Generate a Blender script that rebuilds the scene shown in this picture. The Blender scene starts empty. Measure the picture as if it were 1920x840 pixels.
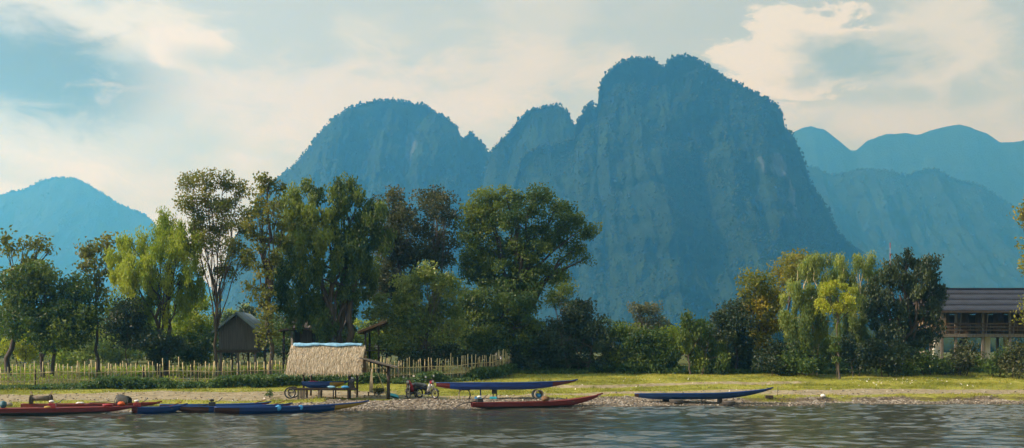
import bpy, math, random
import numpy as np
from mathutils import Matrix, Vector, Euler

# ------------------------------------------------------------------ camera, sky, sun, exposure
sc = bpy.context.scene
COL = sc.collection
F, CX, HY, CZ = 2059.0, 960.0, 655.0, 3.0          # focal length in photo pixels, principal column, horizon row, eye height
cam_d = bpy.data.cameras.new('camera'); cam = bpy.data.objects.new('camera', cam_d); COL.objects.link(cam)
cam.location = (0, 0, CZ); cam.rotation_euler = (math.radians(90), 0, 0)
cam_d.sensor_width = 36; cam_d.lens = 36 * F / 1920; cam_d.shift_y = (HY - 420) / 1920
cam_d.clip_start = 0.5; cam_d.clip_end = 20000
sc.camera = cam

SUN_EL, SUN_ROT = math.radians(32), math.radians(-103)
to_sun = Vector((math.sin(SUN_ROT) * math.cos(SUN_EL), math.cos(SUN_ROT) * math.cos(SUN_EL), math.sin(SUN_EL)))
sd = bpy.data.lights.new('sun', 'SUN'); sd.energy = 5.0; sd.angle = math.radians(0.6); sd.color = (1.0, 0.95, 0.95)
so = bpy.data.objects.new('sun', sd); COL.objects.link(so)
so.rotation_euler = to_sun.to_track_quat('Z', 'Y').to_euler()

world = bpy.data.worlds.new('World'); sc.world = world; world.use_nodes = True
def build_world():
    nt = world.node_tree; N = nt.nodes; L = nt.links; N.clear()
    def nd(t, **k):
        n = N.new(t)
        for a, b in k.items(): setattr(n, a, b)
        return n
    def val(s, v):
        if isinstance(v, (int, float)): s.default_value = v
        else: L.new(v, s)
    def math_(op, a, b=0.0, c=0.0, clamp=False):
        n = nd('ShaderNodeMath', operation=op, use_clamp=clamp); val(n.inputs[0], a); val(n.inputs[1], b); val(n.inputs[2], c); return n.outputs[0]
    def sstep(x, a, b):
        n = nd('ShaderNodeMapRange', interpolation_type='SMOOTHSTEP'); val(n.inputs[0], x); n.inputs[1].default_value = a; n.inputs[2].default_value = b; return n.outputs[0]
    def mixc(f, a, b):
        n = nd('ShaderNodeMix', data_type='RGBA'); val(n.inputs[0], f)
        for s, v in ((n.inputs[6], a), (n.inputs[7], b)):
            if isinstance(v, tuple): s.default_value = (*v, 1)
            else: L.new(v, s)
        return n.outputs[2]
    out = nd('ShaderNodeOutputWorld')
    sky = nd('ShaderNodeTexSky', sky_type='NISHITA'); sky.sun_disc = False
    sky.sun_elevation = SUN_EL; sky.sun_rotation = SUN_ROT; sky.dust_density = 2.0; sky.air_density = 1.0; sky.ozone_density = 1.0
    tc = nd('ShaderNodeTexCoord'); d = tc.outputs['Generated']
    sep = nd('ShaderNodeSeparateXYZ'); L.new(d, sep.inputs[0])
    mp = nd('ShaderNodeMapping'); mp.inputs['Scale'].default_value = (1, 1, 2.3); L.new(d, mp.inputs[0])
    def noise(scale, detail, rough, off=(0, 0, 0), dist=0.0):
        m = nd('ShaderNodeMapping'); m.inputs['Location'].default_value = off; L.new(mp.outputs[0], m.inputs[0])
        n = nd('ShaderNodeTexNoise'); n.inputs['Scale'].default_value = scale; n.inputs['Detail'].default_value = detail
        n.inputs['Roughness'].default_value = rough; n.inputs['Distortion'].default_value = dist; L.new(m.outputs[0], n.inputs[0]); return n.outputs['Fac']
    big = noise(3.2, 7, 0.55, (3.1, 1.7, 0.4), 0.3)
    fine = noise(11, 8, 0.6, (0.3, 2.2, 5.1), 0.4)
    soft = noise(5.5, 4, 0.5, (7.3, 0.6, 1.9))
    # high veil of cloud everywhere, thinner overhead
    lowness = math_('SUBTRACT', 1.0, sstep(sep.outputs[2], 0.05, 0.40))
    tex = math_('ADD', math_('MULTIPLY', big, 0.5), math_('MULTIPLY', fine, 0.5))
    veil = sstep(math_('ADD', tex, math_('MULTIPLY', lowness, 0.30)), 0.56, 0.86)
    sunv = nd('ShaderNodeVectorMath', operation='DOT_PRODUCT'); L.new(d, sunv.inputs[0]); sunv.inputs[1].default_value = to_sun
    glow = sstep(sunv.outputs['Value'], -0.45, 0.95)
    blue = nd('ShaderNodeVectorMath', operation='SCALE'); L.new(sky.outputs[0], blue.inputs[0]); blue.inputs['Scale'].default_value = 0.11
    cream = mixc(glow, (1.05, 0.92, 0.66), (1.6, 1.38, 0.95))
    grey = mixc(glow, (0.86, 0.80, 0.60), (1.3, 1.15, 0.82))
    pale = mixc(0.8, blue.outputs[0], mixc(glow, (0.78, 0.80, 0.68), (1.15, 1.08, 0.84)))
    body = mixc(sstep(math_('ADD', math_('MULTIPLY', soft, 0.5), math_('MULTIPLY', fine, 0.5)), 0.38, 0.62), grey, cream)
    c = mixc(veil, pale, body)
    puff = noise(19, 7, 0.62, (4.4, 8.2, 1.3), 0.6)
    def cloud(px, py, rx, ry, col, lo=0.7, hi=1.2, amp=1.0, op=1.0):
        """one cloud bank in a given direction of the sky, with a noisy outline"""
        nonlocal c
        v = Vector(((px - CX) / F, 1, (HY - py) / F)); v = v.normalized()
        s = nd('ShaderNodeVectorMath', operation='SUBTRACT'); L.new(d, s.inputs[0]); s.inputs[1].default_value = v
        m = nd('ShaderNodeVectorMath', operation='MULTIPLY'); L.new(s.outputs[0], m.inputs[0]); m.inputs[1].default_value = (F / rx, F / rx * 0.5, F / ry)
        l = nd('ShaderNodeVectorMath', operation='LENGTH'); L.new(m.outputs[0], l.inputs[0])
        nz = math_('SUBTRACT', math_('ADD', math_('MULTIPLY', puff, 0.45), math_('MULTIPLY', fine, 0.55)), 0.5)
        r = math_('ADD', l.outputs['Value'], math_('MULTIPLY', nz, -3.6 * amp))
        c = mixc(math_('MULTIPLY', math_('SUBTRACT', 1.0, sstep(r, lo, hi)), op), c, col)
    cloud(220, 60, 190, 60, (1.3, 1.15, 0.86), 0.3, 1.3, 1.2, 0.8)
    cloud(60, 135, 235, 92, (0.24, 0.22, 0.05), 0.35, 1.2, 0.8, 0.95)
    cloud(345, 92, 75, 34, (1.3, 1.12, 0.84), 0.6, 1.2, 1.1)
    cloud(385, 112, 62, 24, (0.80, 0.78, 0.60), 0.2, 1.2, 0.9, 0.9)
    cloud(640, 180, 330, 75, (1.2, 1.02, 0.78), 0.3, 1.3, 1.3, 0.65)
    cloud(1000, 30, 130, 50, (1.05, 0.95, 0.75), 0.3, 1.3, 1.3, 0.45)
    cloud(1010, 130, 190, 50, (1.12, 0.97, 0.72), 0.3, 1.3, 1.3, 0.7)
    cloud(1530, 105, 185, 88, (1.2, 1.08, 0.86), 0.85, 1.08, 1.0)
    cloud(1715, 90, 130, 90, (1.06, 0.98, 0.80), 0.6, 1.25, 1.0, 0.9)
    cloud(1600, 118, 150, 62, (0.46, 0.54, 0.50), 0.25, 1.15, 0.8, 0.95)
    cloud(1640, 215, 330, 45, (1.0, 0.93, 0.76), 0.2, 1.3, 1.2, 0.8)
    tone = nd('ShaderNodeVectorMath', operation='MULTIPLY'); L.new(c, tone.inputs[0]); tone.inputs[1].default_value = (0.91, 0.95, 0.97); c = tone.outputs[0]
    bg = nd('ShaderNodeBackground'); L.new(c, bg.inputs[0]); bg.inputs[1].default_value = 0.56
    L.new(bg.outputs[0], out.inputs[0])
build_world()
sc.view_settings.view_transform = 'Standard'; sc.view_settings.look = 'None'
sc.view_settings.exposure = 0.5; sc.view_settings.gamma = 1.0; sc.view_settings.use_curve_mapping = False
cy = sc.cycles
cy.use_denoising = True; cy.max_bounces = 6; cy.diffuse_bounces = 3; cy.glossy_bounces = 3; cy.transmission_bounces = 4
cy.volume_bounces = 3; cy.transparent_max_bounces = 8; cy.sample_clamp_indirect = 6
cy.use_adaptive_sampling = True; cy.adaptive_threshold = 0.015

rng = np.random.default_rng(11); random.seed(5)
HAZE_DENSITY = 0.00047
# ------------------------------------------------------------------ small helpers
def P(px, py, D): return np.array([(px - CX) / F * D, D, CZ + (HY - py) / F * D])
def sm(x, a, b):
    t = np.clip((x - a) / (b - a), 0, 1); return t * t * (3 - 2 * t)

def _hash(ix, iy, iz, seed):
    h = (ix * 374761393 + iy * 668265263 + iz * 2147483647 + seed * 974634533) & 0xffffffff
    h = ((h ^ (h >> 13)) * 1274126177) & 0xffffffff
    return ((h ^ (h >> 16)) & 0xffff) / 65535.0
def vnoise(x, y, z=0.0, seed=0):
    x = np.asarray(x, float); y = np.asarray(y, float); z = np.broadcast_to(np.asarray(z, float), np.broadcast(x, y).shape)
    x, y = np.broadcast_arrays(x, y)
    xi, yi, zi = np.floor(x).astype(np.int64), np.floor(y).astype(np.int64), np.floor(z).astype(np.int64)
    fx, fy, fz = x - xi, y - yi, z - zi
    fx = fx * fx * (3 - 2 * fx); fy = fy * fy * (3 - 2 * fy); fz = fz * fz * (3 - 2 * fz)
    r = 0
    for a in (0, 1):
        for b in (0, 1):
            for c in (0, 1):
                r = r + _hash(xi + a, yi + b, zi + c, seed) * (fx if a else 1 - fx) * (fy if b else 1 - fy) * (fz if c else 1 - fz)
    return r * 2 - 1
def fbm(x, y, z=0.0, o=4, seed=0, g=0.5):
    r, a, s = 0, 1.0, 1.0
    for k in range(o):
        r = r + a * vnoise(np.asarray(x) * s, np.asarray(y) * s, np.asarray(z) * s, seed + k * 17); a *= g; s *= 2.03
    return r

def np_mesh(name, verts, faces, smooth=False, attrs=None, fattrs=None):
    """faces: (n,3) or (n,4) array"""
    verts = np.asarray(verts, np.float32); faces = np.asarray(faces, np.int32)
    me = bpy.data.meshes.new(name); k = faces.shape[1]
    me.vertices.add(len(verts)); me.vertices.foreach_set('co', verts.ravel())
    me.loops.add(faces.size); me.loops.foreach_set('vertex_index', faces.ravel())
    me.polygons.add(len(faces)); me.polygons.foreach_set('loop_start', np.arange(0, faces.size, k, dtype=np.int32))
    try: me.polygons.foreach_set('loop_total', np.full(len(faces), k, np.int32))
    except Exception: pass
    me.polygons.foreach_set('use_smooth', np.full(len(faces), smooth, bool))
    for n, a in (attrs or {}).items():
        at = me.attributes.new(n, 'FLOAT', 'POINT'); at.data.foreach_set('value', np.asarray(a, np.float32).ravel())
    for n, a in (fattrs or {}).items():
        at = me.attributes.new(n, 'FLOAT', 'FACE'); at.data.foreach_set('value', np.asarray(a, np.float32).ravel())
    me.update(calc_edges=True); me.validate(verbose=False)
    return me
def link(name, me, mat=None, parent=None, loc=(0, 0, 0), rot=(0, 0, 0)):
    o = bpy.data.objects.new(name, me); COL.objects.link(o); o.location = loc; o.rotation_euler = rot
    if parent is not None: o.parent = parent
    if mat is not None and me is not None and len(me.materials) == 0: me.materials.append(mat)
    return o
def empty(name, loc, label, cat, group=None, rz=0.0):
    o = bpy.data.objects.new(name, None); COL.objects.link(o); o.location = tuple(float(a) for a in loc); o.rotation_euler = (0, 0, rz)
    o.empty_display_size = 0.2
    tag(o, label, cat, group); return o
def tag(o, label=None, cat=None, group=None, kind=None):
    if label: o['label'] = label
    if cat: o['category'] = cat
    if group: o['group'] = group
    if kind: o['kind'] = kind
    return o

class MB:
    """collects shapes for ONE mesh"""
    def __init__(s): s.v = []; s.f = []
    def add(s, v, f):
        b = len(s.v); s.v += [tuple(map(float, p)) for p in v]; s.f += [tuple(i + b for i in q) for q in f]; return s
    def box(s, c, d, r=(0, 0, 0), taper=1.0):
        M = Euler(r).to_matrix(); x, y, z = d[0] / 2, d[1] / 2, d[2] / 2
        v = []
        for k, t in ((-z, 1.0), (z, taper)):
            for a, b in ((-x, -y), (x, -y), (x, y), (-x, y)): v.append(M @ Vector((a * t, b * t, k)) + Vector(c))
        return s.add(v, [(0, 3, 2, 1), (4, 5, 6, 7), (0, 1, 5, 4), (1, 2, 6, 5), (2, 3, 7, 6), (3, 0, 4, 7)])
    def beam(s, a, b, w, h=None):
        a, b = Vector(a), Vector(b); h = h or w; d = b - a; q = d.to_track_quat('Z', 'Y').to_matrix()
        v = []
        for k in (0, d.length):
            for x, y in ((-w / 2, -h / 2), (w / 2, -h / 2), (w / 2, h / 2), (-w / 2, h / 2)): v.append(a + q @ Vector((x, y, k)))
        return s.add(v, [(0, 3, 2, 1), (4, 5, 6, 7), (0, 1, 5, 4), (1, 2, 6, 5), (2, 3, 7, 6), (3, 0, 4, 7)])
    def tube(s, path, rad, n=8, cap=True):
        path = [Vector(p) for p in path]; m = len(path)
        if not hasattr(rad, '__len__'): rad = [rad] * m
        v = []; up = Vector((0.31, 0.17, 0.93)).normalized()
        for i, p in enumerate(path):
            t = (path[min(i + 1, m - 1)] - path[max(i - 1, 0)]).normalized()
            if abs(t.dot(up)) > 0.97: up = Vector((1, 0.1, 0)).normalized()
            x = t.cross(up).normalized(); y = t.cross(x)
            for k in range(n):
                a = 2 * math.pi * k / n; v.append(p + (x * math.cos(a) + y * math.sin(a)) * rad[i])
        f = [(i * n + k, i * n + (k + 1) % n, (i + 1) * n + (k + 1) % n, (i + 1) * n + k) for i in range(m - 1) for k in range(n)]
        if cap: f += [tuple(range(n - 1, -1, -1)), tuple((m - 1) * n + k for k in range(n))]
        return s.add(v, f)
    def ring(s, c, R, r, axis='Y', n=24, m=8, a0=0.0, a1=2 * math.pi, sq=1.0):
        """torus / arc of a torus about an axis"""
        full = abs(a1 - a0 - 2 * math.pi) < 1e-6; v = []; k = n if full else n + 1
        for i in range(k):
            a = a0 + (a1 - a0) * i / n
            for j in range(m):
                b = 2 * math.pi * j / m; q = R + r * math.cos(b); h = r * sq * math.sin(b)
                p = {'Y': (q * math.cos(a), h, q * math.sin(a)), 'X': (h, q * math.cos(a), q * math.sin(a)), 'Z': (q * math.cos(a), q * math.sin(a), h)}[axis]
                v.append(Vector(p) + Vector(c))
        f = []
        for i in range(n):
            i2 = (i + 1) % k
            for j in range(m): f.append((i * m + j, i2 * m + j, i2 * m + (j + 1) % m, i * m + (j + 1) % m))
        return s.add(v, f)
    def lathe(s, prof, c=(0, 0, 0), n=20, axis='Z'):
        v = []
        for r, h in prof:
            for k in range(n):
                a = 2 * math.pi * k / n; x, y = r * math.cos(a), r * math.sin(a)
                p = {'Z': (x, y, h), 'Y': (x, h, y), 'X': (h, x, y)}[axis]; v.append(Vector(p) + Vector(c))
        m = len(prof)
        f = [(i * n + k, i * n + (k + 1) % n, (i + 1) * n + (k + 1) % n, (i + 1) * n + k) for i in range(m - 1) for k in range(n)]
        return s.add(v, f)
    def blob(s, c, d, n=10, jit=0.12, seed=1):
        r = random.Random(seed); v = []; m = n
        for i in range(m + 1):
            th = math.pi * i / m
            for k in range(n):
                a = 2 * math.pi * k / n; q = 1 + r.uniform(-jit, jit)
                v.append(Vector((d[0] / 2 * math.sin(th) * math.cos(a) * q, d[1] / 2 * math.sin(th) * math.sin(a) * q, d[2] / 2 * math.cos(th) * q)) + Vector(c))
        f = [(i * n + k, (i + 1) * n + k, (i + 1) * n + (k + 1) % n, i * n + (k + 1) % n) for i in range(m) for k in range(n)]
        return s.add(v, f)
    def loft(s, rows, close=False, cap=False):
        n = len(rows[0]); v = [p for r in rows for p in r]
        f = []
        for i in range(len(rows) - 1):
            for k in range(n if close else n - 1): f.append((i * n + k, i * n + (k + 1) % n, (i + 1) * n + (k + 1) % n, (i + 1) * n + k))
        if cap: f += [tuple(range(n - 1, -1, -1)), tuple((len(rows) - 1) * n + k for k in range(n))]
        return s.add(v, f)
    def mesh(s, name, smooth=False):
        me = bpy.data.meshes.new(name); me.from_pydata(s.v, [], s.f); me.update()
        if smooth: me.polygons.foreach_set('use_smooth', [True] * len(me.polygons))
        return me
    def build(s, name, mat, parent=None, smooth=False, loc=(0, 0, 0), rot=(0, 0, 0), bevel=0.0):
        o = link(name, s.mesh(name, smooth), mat, parent, loc, rot)
        if bevel:
            b = o.modifiers.new('bevel', 'BEVEL'); b.width = bevel; b.segments = 2; b.limit_method = 'ANGLE'
        return o

# ------------------------------------------------------------------ materials
MATS = {}
def material(name):
    m = bpy.data.materials.new(name); m.use_nodes = True; nt = m.node_tree; nt.nodes.clear()
    out = nt.nodes.new('ShaderNodeOutputMaterial'); MATS[name] = m
    return m, nt, out
def inp(nt, sock, v):
    if isinstance(v, tuple): sock.default_value = (*v, 1) if len(v) == 3 and len(sock.default_value) == 4 else v
    elif isinstance(v, (int, float)): sock.default_value = v
    else: nt.links.new(v, sock)
def N_noise(nt, scale, detail=4, rough=0.55, stretch=(1, 1, 1), coord='Object'):
    tc = nt.nodes.new('ShaderNodeTexCoord'); mp = nt.nodes.new('ShaderNodeMapping'); mp.inputs['Scale'].default_value = stretch
    nt.links.new(tc.outputs[coord], mp.inputs[0]); n = nt.nodes.new('ShaderNodeTexNoise')
    n.inputs['Scale'].default_value = scale; n.inputs['Detail'].default_value = detail; n.inputs['Roughness'].default_value = rough
    nt.links.new(mp.outputs[0], n.inputs[0]); return n.outputs['Fac']
def N_ramp(nt, fac, stops, mode='LINEAR'):
    r = nt.nodes.new('ShaderNodeValToRGB'); r.color_ramp.interpolation = mode; e = r.color_ramp.elements
    while len(e) < len(stops): e.new(0.5)
    for i, (p, c) in enumerate(stops): e[i].position = p; e[i].color = (*c, 1)
    inp(nt, r.inputs[0], fac); return r.outputs[0]
def N_mix(nt, f, a, b, mode='MIX'):
    n = nt.nodes.new('ShaderNodeMix'); n.data_type = 'RGBA'; n.blend_type = mode
    inp(nt, n.inputs[0], f); inp(nt, n.inputs[6], a); inp(nt, n.inputs[7], b); return n.outputs[2]
def N_bump(nt, h, strength, dist):
    b = nt.nodes.new('ShaderNodeBump'); b.inputs['Strength'].default_value = strength; b.inputs['Distance'].default_value = dist
    inp(nt, b.inputs['Height'], h); return b.outputs[0]
def N_attr(nt, name):
    a = nt.nodes.new('ShaderNodeAttribute'); a.attribute_name = name; return a.outputs['Fac']
def N_math(nt, op, a, b=0.0, clamp=False):
    n = nt.nodes.new('ShaderNodeMath'); n.operation = op; n.use_clamp = clamp; inp(nt, n.inputs[0], a); inp(nt, n.inputs[1], b); return n.outputs[0]
def principled(nt, out, color, rough=0.7, metal=0.0, normal=None, spec=0.4):
    p = nt.nodes.new('ShaderNodeBsdfPrincipled'); inp(nt, p.inputs['Base Color'], color); inp(nt, p.inputs['Roughness'], rough)
    p.inputs['Metallic'].default_value = metal; p.inputs['Specular IOR Level'].default_value = spec
    if normal is not None: nt.links.new(normal, p.inputs['Normal'])
    nt.links.new(p.outputs[0], out.inputs[0]); return p
def simple(name, c, rough=0.7, var=0.35, scale=6.0, stretch=(1, 1, 1), bump=0.0, bscale=20.0, metal=0.0, spec=0.4, c2=None):
    """worn procedural surface: base colour varied by noise, optional relief"""
    m, nt, out = material(name)
    n = N_noise(nt, scale, 6, 0.6, stretch)
    lo = c2 if c2 else tuple(x * (1 - var) for x in c); hi = tuple(min(1, x * (1 + var * 0.6)) for x in c)
    col = N_ramp(nt, n, [(0.32, lo), (0.55, c), (0.75, hi)])
    nrm = N_bump(nt, N_noise(nt, bscale, 5, 0.6, stretch), bump, 0.02) if bump else None
    principled(nt, out, col, rough, metal, nrm, spec); return m
def leafmat(name, a, b, c=None, trans=0.35, rough=0.5, spec=0.35):
    m, nt, out = material(name); t = N_attr(nt, 'tint')
    c = c or b
    col = N_ramp(nt, t, [(0.0, a), (0.55, b), (1.0, c)])
    p = nt.nodes.new('ShaderNodeBsdfPrincipled'); nt.links.new(col, p.inputs['Base Color']); p.inputs['Roughness'].default_value = rough
    p.inputs['Specular IOR Level'].default_value = spec
    tr = nt.nodes.new('ShaderNodeBsdfTranslucent'); nt.links.new(N_mix(nt, 1.0, col, (1.25, 1.3, 0.6), 'MULTIPLY'), tr.inputs[0])
    mx = nt.nodes.new('ShaderNodeMixShader'); mx.inputs[0].default_value = trans
    nt.links.new(p.outputs[0], mx.inputs[1]); nt.links.new(tr.outputs[0], mx.inputs[2]); nt.links.new(mx.outputs[0], out.inputs[0]); return m

LEAF = dict(
    dark=leafmat('leaf_dark', (0.027, 0.060, 0.0135), (0.062, 0.112, 0.022), (0.17, 0.225, 0.033), 0.36),
    deep=leafmat('leaf_deep', (0.0182, 0.0351, 0.01521), (0.0312, 0.0546, 0.02106), (0.0546, 0.0806, 0.02574), 0.22),
    mid=leafmat('leaf_mid', (0.039, 0.0715, 0.01638), (0.0715, 0.1235, 0.0234), (0.13, 0.182, 0.03276), 0.32),
    bright=leafmat('leaf_bright', (0.104, 0.169, 0.01872), (0.208, 0.286, 0.03042), (0.364, 0.416, 0.0468), 0.45),
    yellow=leafmat('leaf_yellow', (0.208, 0.247, 0.0234), (0.338, 0.377, 0.03276), (0.468, 0.481, 0.0468), 0.42),
    olive=leafmat('leaf_olive', (0.078, 0.104, 0.02106), (0.143, 0.1625, 0.02808), (0.26, 0.247, 0.0468), 0.42),
    brown=leafmat('leaf_brown', (0.03, 0.042, 0.016), (0.058, 0.072, 0.024), (0.115, 0.118, 0.035), 0.28),
    gold=leafmat('leaf_gold', (0.117, 0.143, 0.02106), (0.221, 0.221, 0.02574), (0.351, 0.286, 0.03276), 0.4),
    glossy=leafmat('leaf_glossy', (0.065, 0.117, 0.02106), (0.143, 0.208, 0.0351), (0.338, 0.377, 0.0819), 0.35, 0.34, 0.6),
    feather=leafmat('leaf_feather', (0.091, 0.143, 0.0351), (0.182, 0.247, 0.0585), (0.338, 0.39, 0.0936), 0.42),
    weed=leafmat('leaf_weed', (0.039, 0.0845, 0.0234), (0.078, 0.143, 0.04095), (0.13, 0.195, 0.0585), 0.3),
    grey=leafmat('leaf_grey', (0.065, 0.0845, 0.0468), (0.1105, 0.13, 0.0702), (0.156, 0.156, 0.0819), 0.3),
)
BARK = simple('bark', (0.075, 0.06, 0.045), 0.9, 0.5, 5, (1, 1, 0.25), 0.6, 14)
BARK_PALE = simple('bark_pale', (0.11, 0.095, 0.072), 0.9, 0.45, 5, (1, 1, 0.25), 0.5, 14)
WOOD_DARK = simple('wood_dark', (0.055, 0.042, 0.032), 0.85, 0.5, 4, (4, 4, 0.4), 0.4, 18)
WOOD_GREY = simple('wood_grey', (0.15, 0.13, 0.105), 0.85, 0.45, 4, (5, 5, 0.4), 0.4, 18)
WOOD_TEAL = simple('wood_weathered', (0.085, 0.085, 0.075), 0.85, 0.6, 3, (4, 4, 0.3), 0.4, 18, c2=(0.05, 0.042, 0.034))
WOOD_WARM = simple('wood_warm', (0.22, 0.16, 0.085), 0.8, 0.4, 4, (0.6, 4, 4), 0.4, 18)
BAMBOO = simple('bamboo', (0.60, 0.50, 0.27), 0.6, 0.4, 3, (1, 1, 1), 0.2, 20, c2=(0.20, 0.15, 0.075))
TIN_BLUE = simple('tin_blue', (0.13, 0.19, 0.22), 0.5, 0.4, 2, (1, 1, 1), 0, metal=0.2)
CREAM = simple('cream_board', (0.55, 0.47, 0.31), 0.7, 0.2, 3)
CONCRETE = simple('concrete', (0.62, 0.58, 0.48), 0.9, 0.18, 2, (1, 1, 1), 0.2, 20)
CEMENT = simple('cement', (0.30, 0.27, 0.22), 0.9, 0.3, 5, (1, 1, 1), 0.3, 25)
RUBBER = simple('rubber', (0.025, 0.025, 0.025), 0.85, 0.4, 10, (1, 1, 1), 0.3, 40)
TYRE_OLD = simple('tyre_old', (0.085, 0.08, 0.072), 0.9, 0.4, 8, (1, 1, 1), 0.4, 40)
STEEL = simple('steel', (0.42, 0.42, 0.42), 0.35, 0.3, 8, metal=0.9)
METAL_DARK = simple('metal_dark', (0.05, 0.05, 0.052), 0.5, 0.5, 8, metal=0.5)
PLASTIC_RED = simple('plastic_red', (0.30, 0.015, 0.022), 0.3, 0.25, 5, spec=0.5)
PLASTIC_WHITE = simple('plastic_white', (0.72, 0.71, 0.68), 0.35, 0.15, 5, spec=0.5)
PLASTIC_BLACK = simple('plastic_black', (0.018, 0.018, 0.02), 0.4, 0.3, 6)
SEAT_MAT = simple('seat_vinyl', (0.16, 0.15, 0.14), 0.55, 0.3, 6)
TARP_BLUE = simple('tarp_blue', (0.22, 0.46, 0.66), 0.45, 0.35, 4, (1, 1, 1), 0.5, 8)
CLOTH_BLUE = simple('cloth_blue', (0.05, 0.30, 0.62), 0.7, 0.35, 8, (1, 1, 1), 0.4, 14)
TURQ = simple('turquoise_plastic', (0.04, 0.40, 0.52), 0.4, 0.25, 4)
PAINT_BLUE = simple('paint_blue', (0.007, 0.045, 0.19), 0.45, 0.4, 3, (0.4, 1, 2), 0.15, 12)
PAINT_RED = simple('paint_red', (0.17, 0.02, 0.018), 0.5, 0.45, 3, (0.4, 1, 2), 0.15, 12)
PAINT_YELLOW = simple('paint_yellow', (0.42, 0.27, 0.03), 0.5, 0.35, 3, (0.4, 1, 2), 0.15, 12)
PAINT_BROWN = simple('paint_brown', (0.085, 0.035, 0.022), 0.6, 0.4, 3, (0.4, 1, 2), 0.15, 12)
CANVAS = simple('canvas', (0.16, 0.09, 0.04), 0.8, 0.45, 6, (1, 1, 1), 0.6, 10)
GLASS_DARK = simple('lamp_glass', (0.5, 0.5, 0.5), 0.1, 0.1, 4, spec=0.8)

def boatpaint(name, stops, low=None, low_z=0.0):
    """paint bands along the hull (object X in 0..1 of the length is stored in attribute 'run'), optional other colour below a height"""
    m, nt, out = material(name)
    col = N_ramp(nt, N_math(nt, 'ADD', N_attr(nt, 'run'), N_math(nt, 'MULTIPLY', N_math(nt, 'SUBTRACT', N_noise(nt, 5, 3), 0.5), 0.01)), stops, 'CONSTANT')
    wear = N_ramp(nt, N_noise(nt, 4, 8, 0.7, (0.5, 1, 2)), [(0.35, (0.62, 0.62, 0.62)), (0.6, (1, 1, 1)), (0.8, (1.0, 1.0, 1.0))])
    col = N_mix(nt, 1.0, col, wear, 'MULTIPLY')
    if low:
        tc = nt.nodes.new('ShaderNodeTexCoord'); sp = nt.nodes.new('ShaderNodeSeparateXYZ'); nt.links.new(tc.outputs['Object'], sp.inputs[0])
        mr = nt.nodes.new('ShaderNodeMapRange'); nt.links.new(sp.outputs[2], mr.inputs[0]); mr.inputs[1].default_value = low_z + 0.02; mr.inputs[2].default_value = low_z - 0.02
        col = N_mix(nt, mr.outputs[0], col, low)
    principled(nt, out, col, 0.42, 0, N_bump(nt, N_noise(nt, 9, 4, 0.5, (0.3, 1, 3)), 0.15, 0.02), 0.45); return m

# ------------------------------------------------------------------ the land: shore line, ground height, river
_sp = np.array([(-2600, 44), (-600, 48.5), (0, 50.8), (300, 52.2), (500, 53.0), (700, 54.6), (880, 55.3), (1100, 56.5), (1300, 58.3), (1600, 59.5), (1920, 60.5), (2600, 62.5), (4500, 66)], float)
_sx = (_sp[:, 0] - CX) / F * _sp[:, 1]
def shore(X): return np.interp(X, _sx, _sp[:, 1]) + 0.18 * vnoise(np.asarray(X) * 0.35, 0.3, seed=5) + 0.10 * vnoise(np.asarray(X) * 1.1, 0.7, seed=6)
_dl = [-60, -12, -4, 0, 1.0, 3.5, 9, 13, 20, 30, 60, 200, 9000]; _zl = [-1.6, -1.3, -0.7, 0, 0.14, 0.36, 0.55, 0.72, 1.12, 1.5, 1.75, 2.0, 2.0]
_dr = [-60, -12, -4, 0, 1.15, 1.45, 3.5, 7, 15, 25, 60, 200, 9000]; _zr = [-1.6, -1.3, -0.7, 0, 0.13, 0.36, 0.46, 0.6, 0.98, 1.42, 1.7, 2.0, 2.0]
def gh(X, Y):
    X = np.asarray(X, float); Y = np.asarray(Y, float); d = Y - shore(X)
    w = sm(X, 8.0, 14.0)
    z = np.interp(d, _dl, _zl) * (1 - w) + np.interp(d, _dr, _zr) * w
    land = sm(d, 0.3, 3)
    z = z + land * (0.05 * fbm(X * 0.5, Y * 0.5, seed=3, o=3) + 0.02 * vnoise(X * 2.2, Y * 2.2, seed=9))
    # low terrace lips on the meadow right of the fence
    lip = sm(d, 11.0 + 0.8 * vnoise(X * 0.2, 1.0, seed=8), 11.7 + 0.8 * vnoise(X * 0.2, 1.0, seed=8)) * 0.12 * sm(X, -3, 2)
    z = z + lip
    near = np.clip((8 - Y) / 8, 0, 4)
    return np.where(Y < 8, -1.6 + near * 2.3, z)
def G(px, D):
    X = (px - CX) / F * D; return np.array([X, D, float(gh(X, D))])
def GP(px, py):
    """the ground point under a photo pixel"""
    Y = np.linspace(48, 140, 2400); X = (px - CX) / F * Y; ray = CZ + (HY - py) / F * Y
    k = np.argmax(gh(X, Y) >= ray); return np.array([X[k], Y[k], float(gh(X[k], Y[k]))])

def axis(core, step, lim, grow=1.18):
    a = list(np.arange(core[0], core[1] + 1e-6, step)); s = step
    hi = a[-1]; lo = a[0]; up, dn = [], []
    while hi < lim[1]: s *= grow; hi = min(hi + s, lim[1]); up.append(hi)
    s = step
    while lo > lim[0]: s *= grow; lo = max(lo - s, lim[0]); dn.append(lo)
    return np.array(dn[::-1] + a + up)
def grid_mesh(name, xs, ys, zf, smooth=True, attrs=None):
    X, Y = np.meshgrid(xs, ys); Z = zf(X, Y); n, m = X.shape
    i = np.arange(n * m).reshape(n, m)
    faces = np.stack([i[:-1, :-1].ravel(), i[:-1, 1:].ravel(), i[1:, 1:].ravel(), i[1:, :-1].ravel()], 1)
    at = {k: fn(X, Y, Z).ravel() for k, fn in (attrs or {}).items()}
    return np_mesh(name, np.stack([X.ravel(), Y.ravel(), Z.ravel()], 1), faces, smooth, at)

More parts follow.
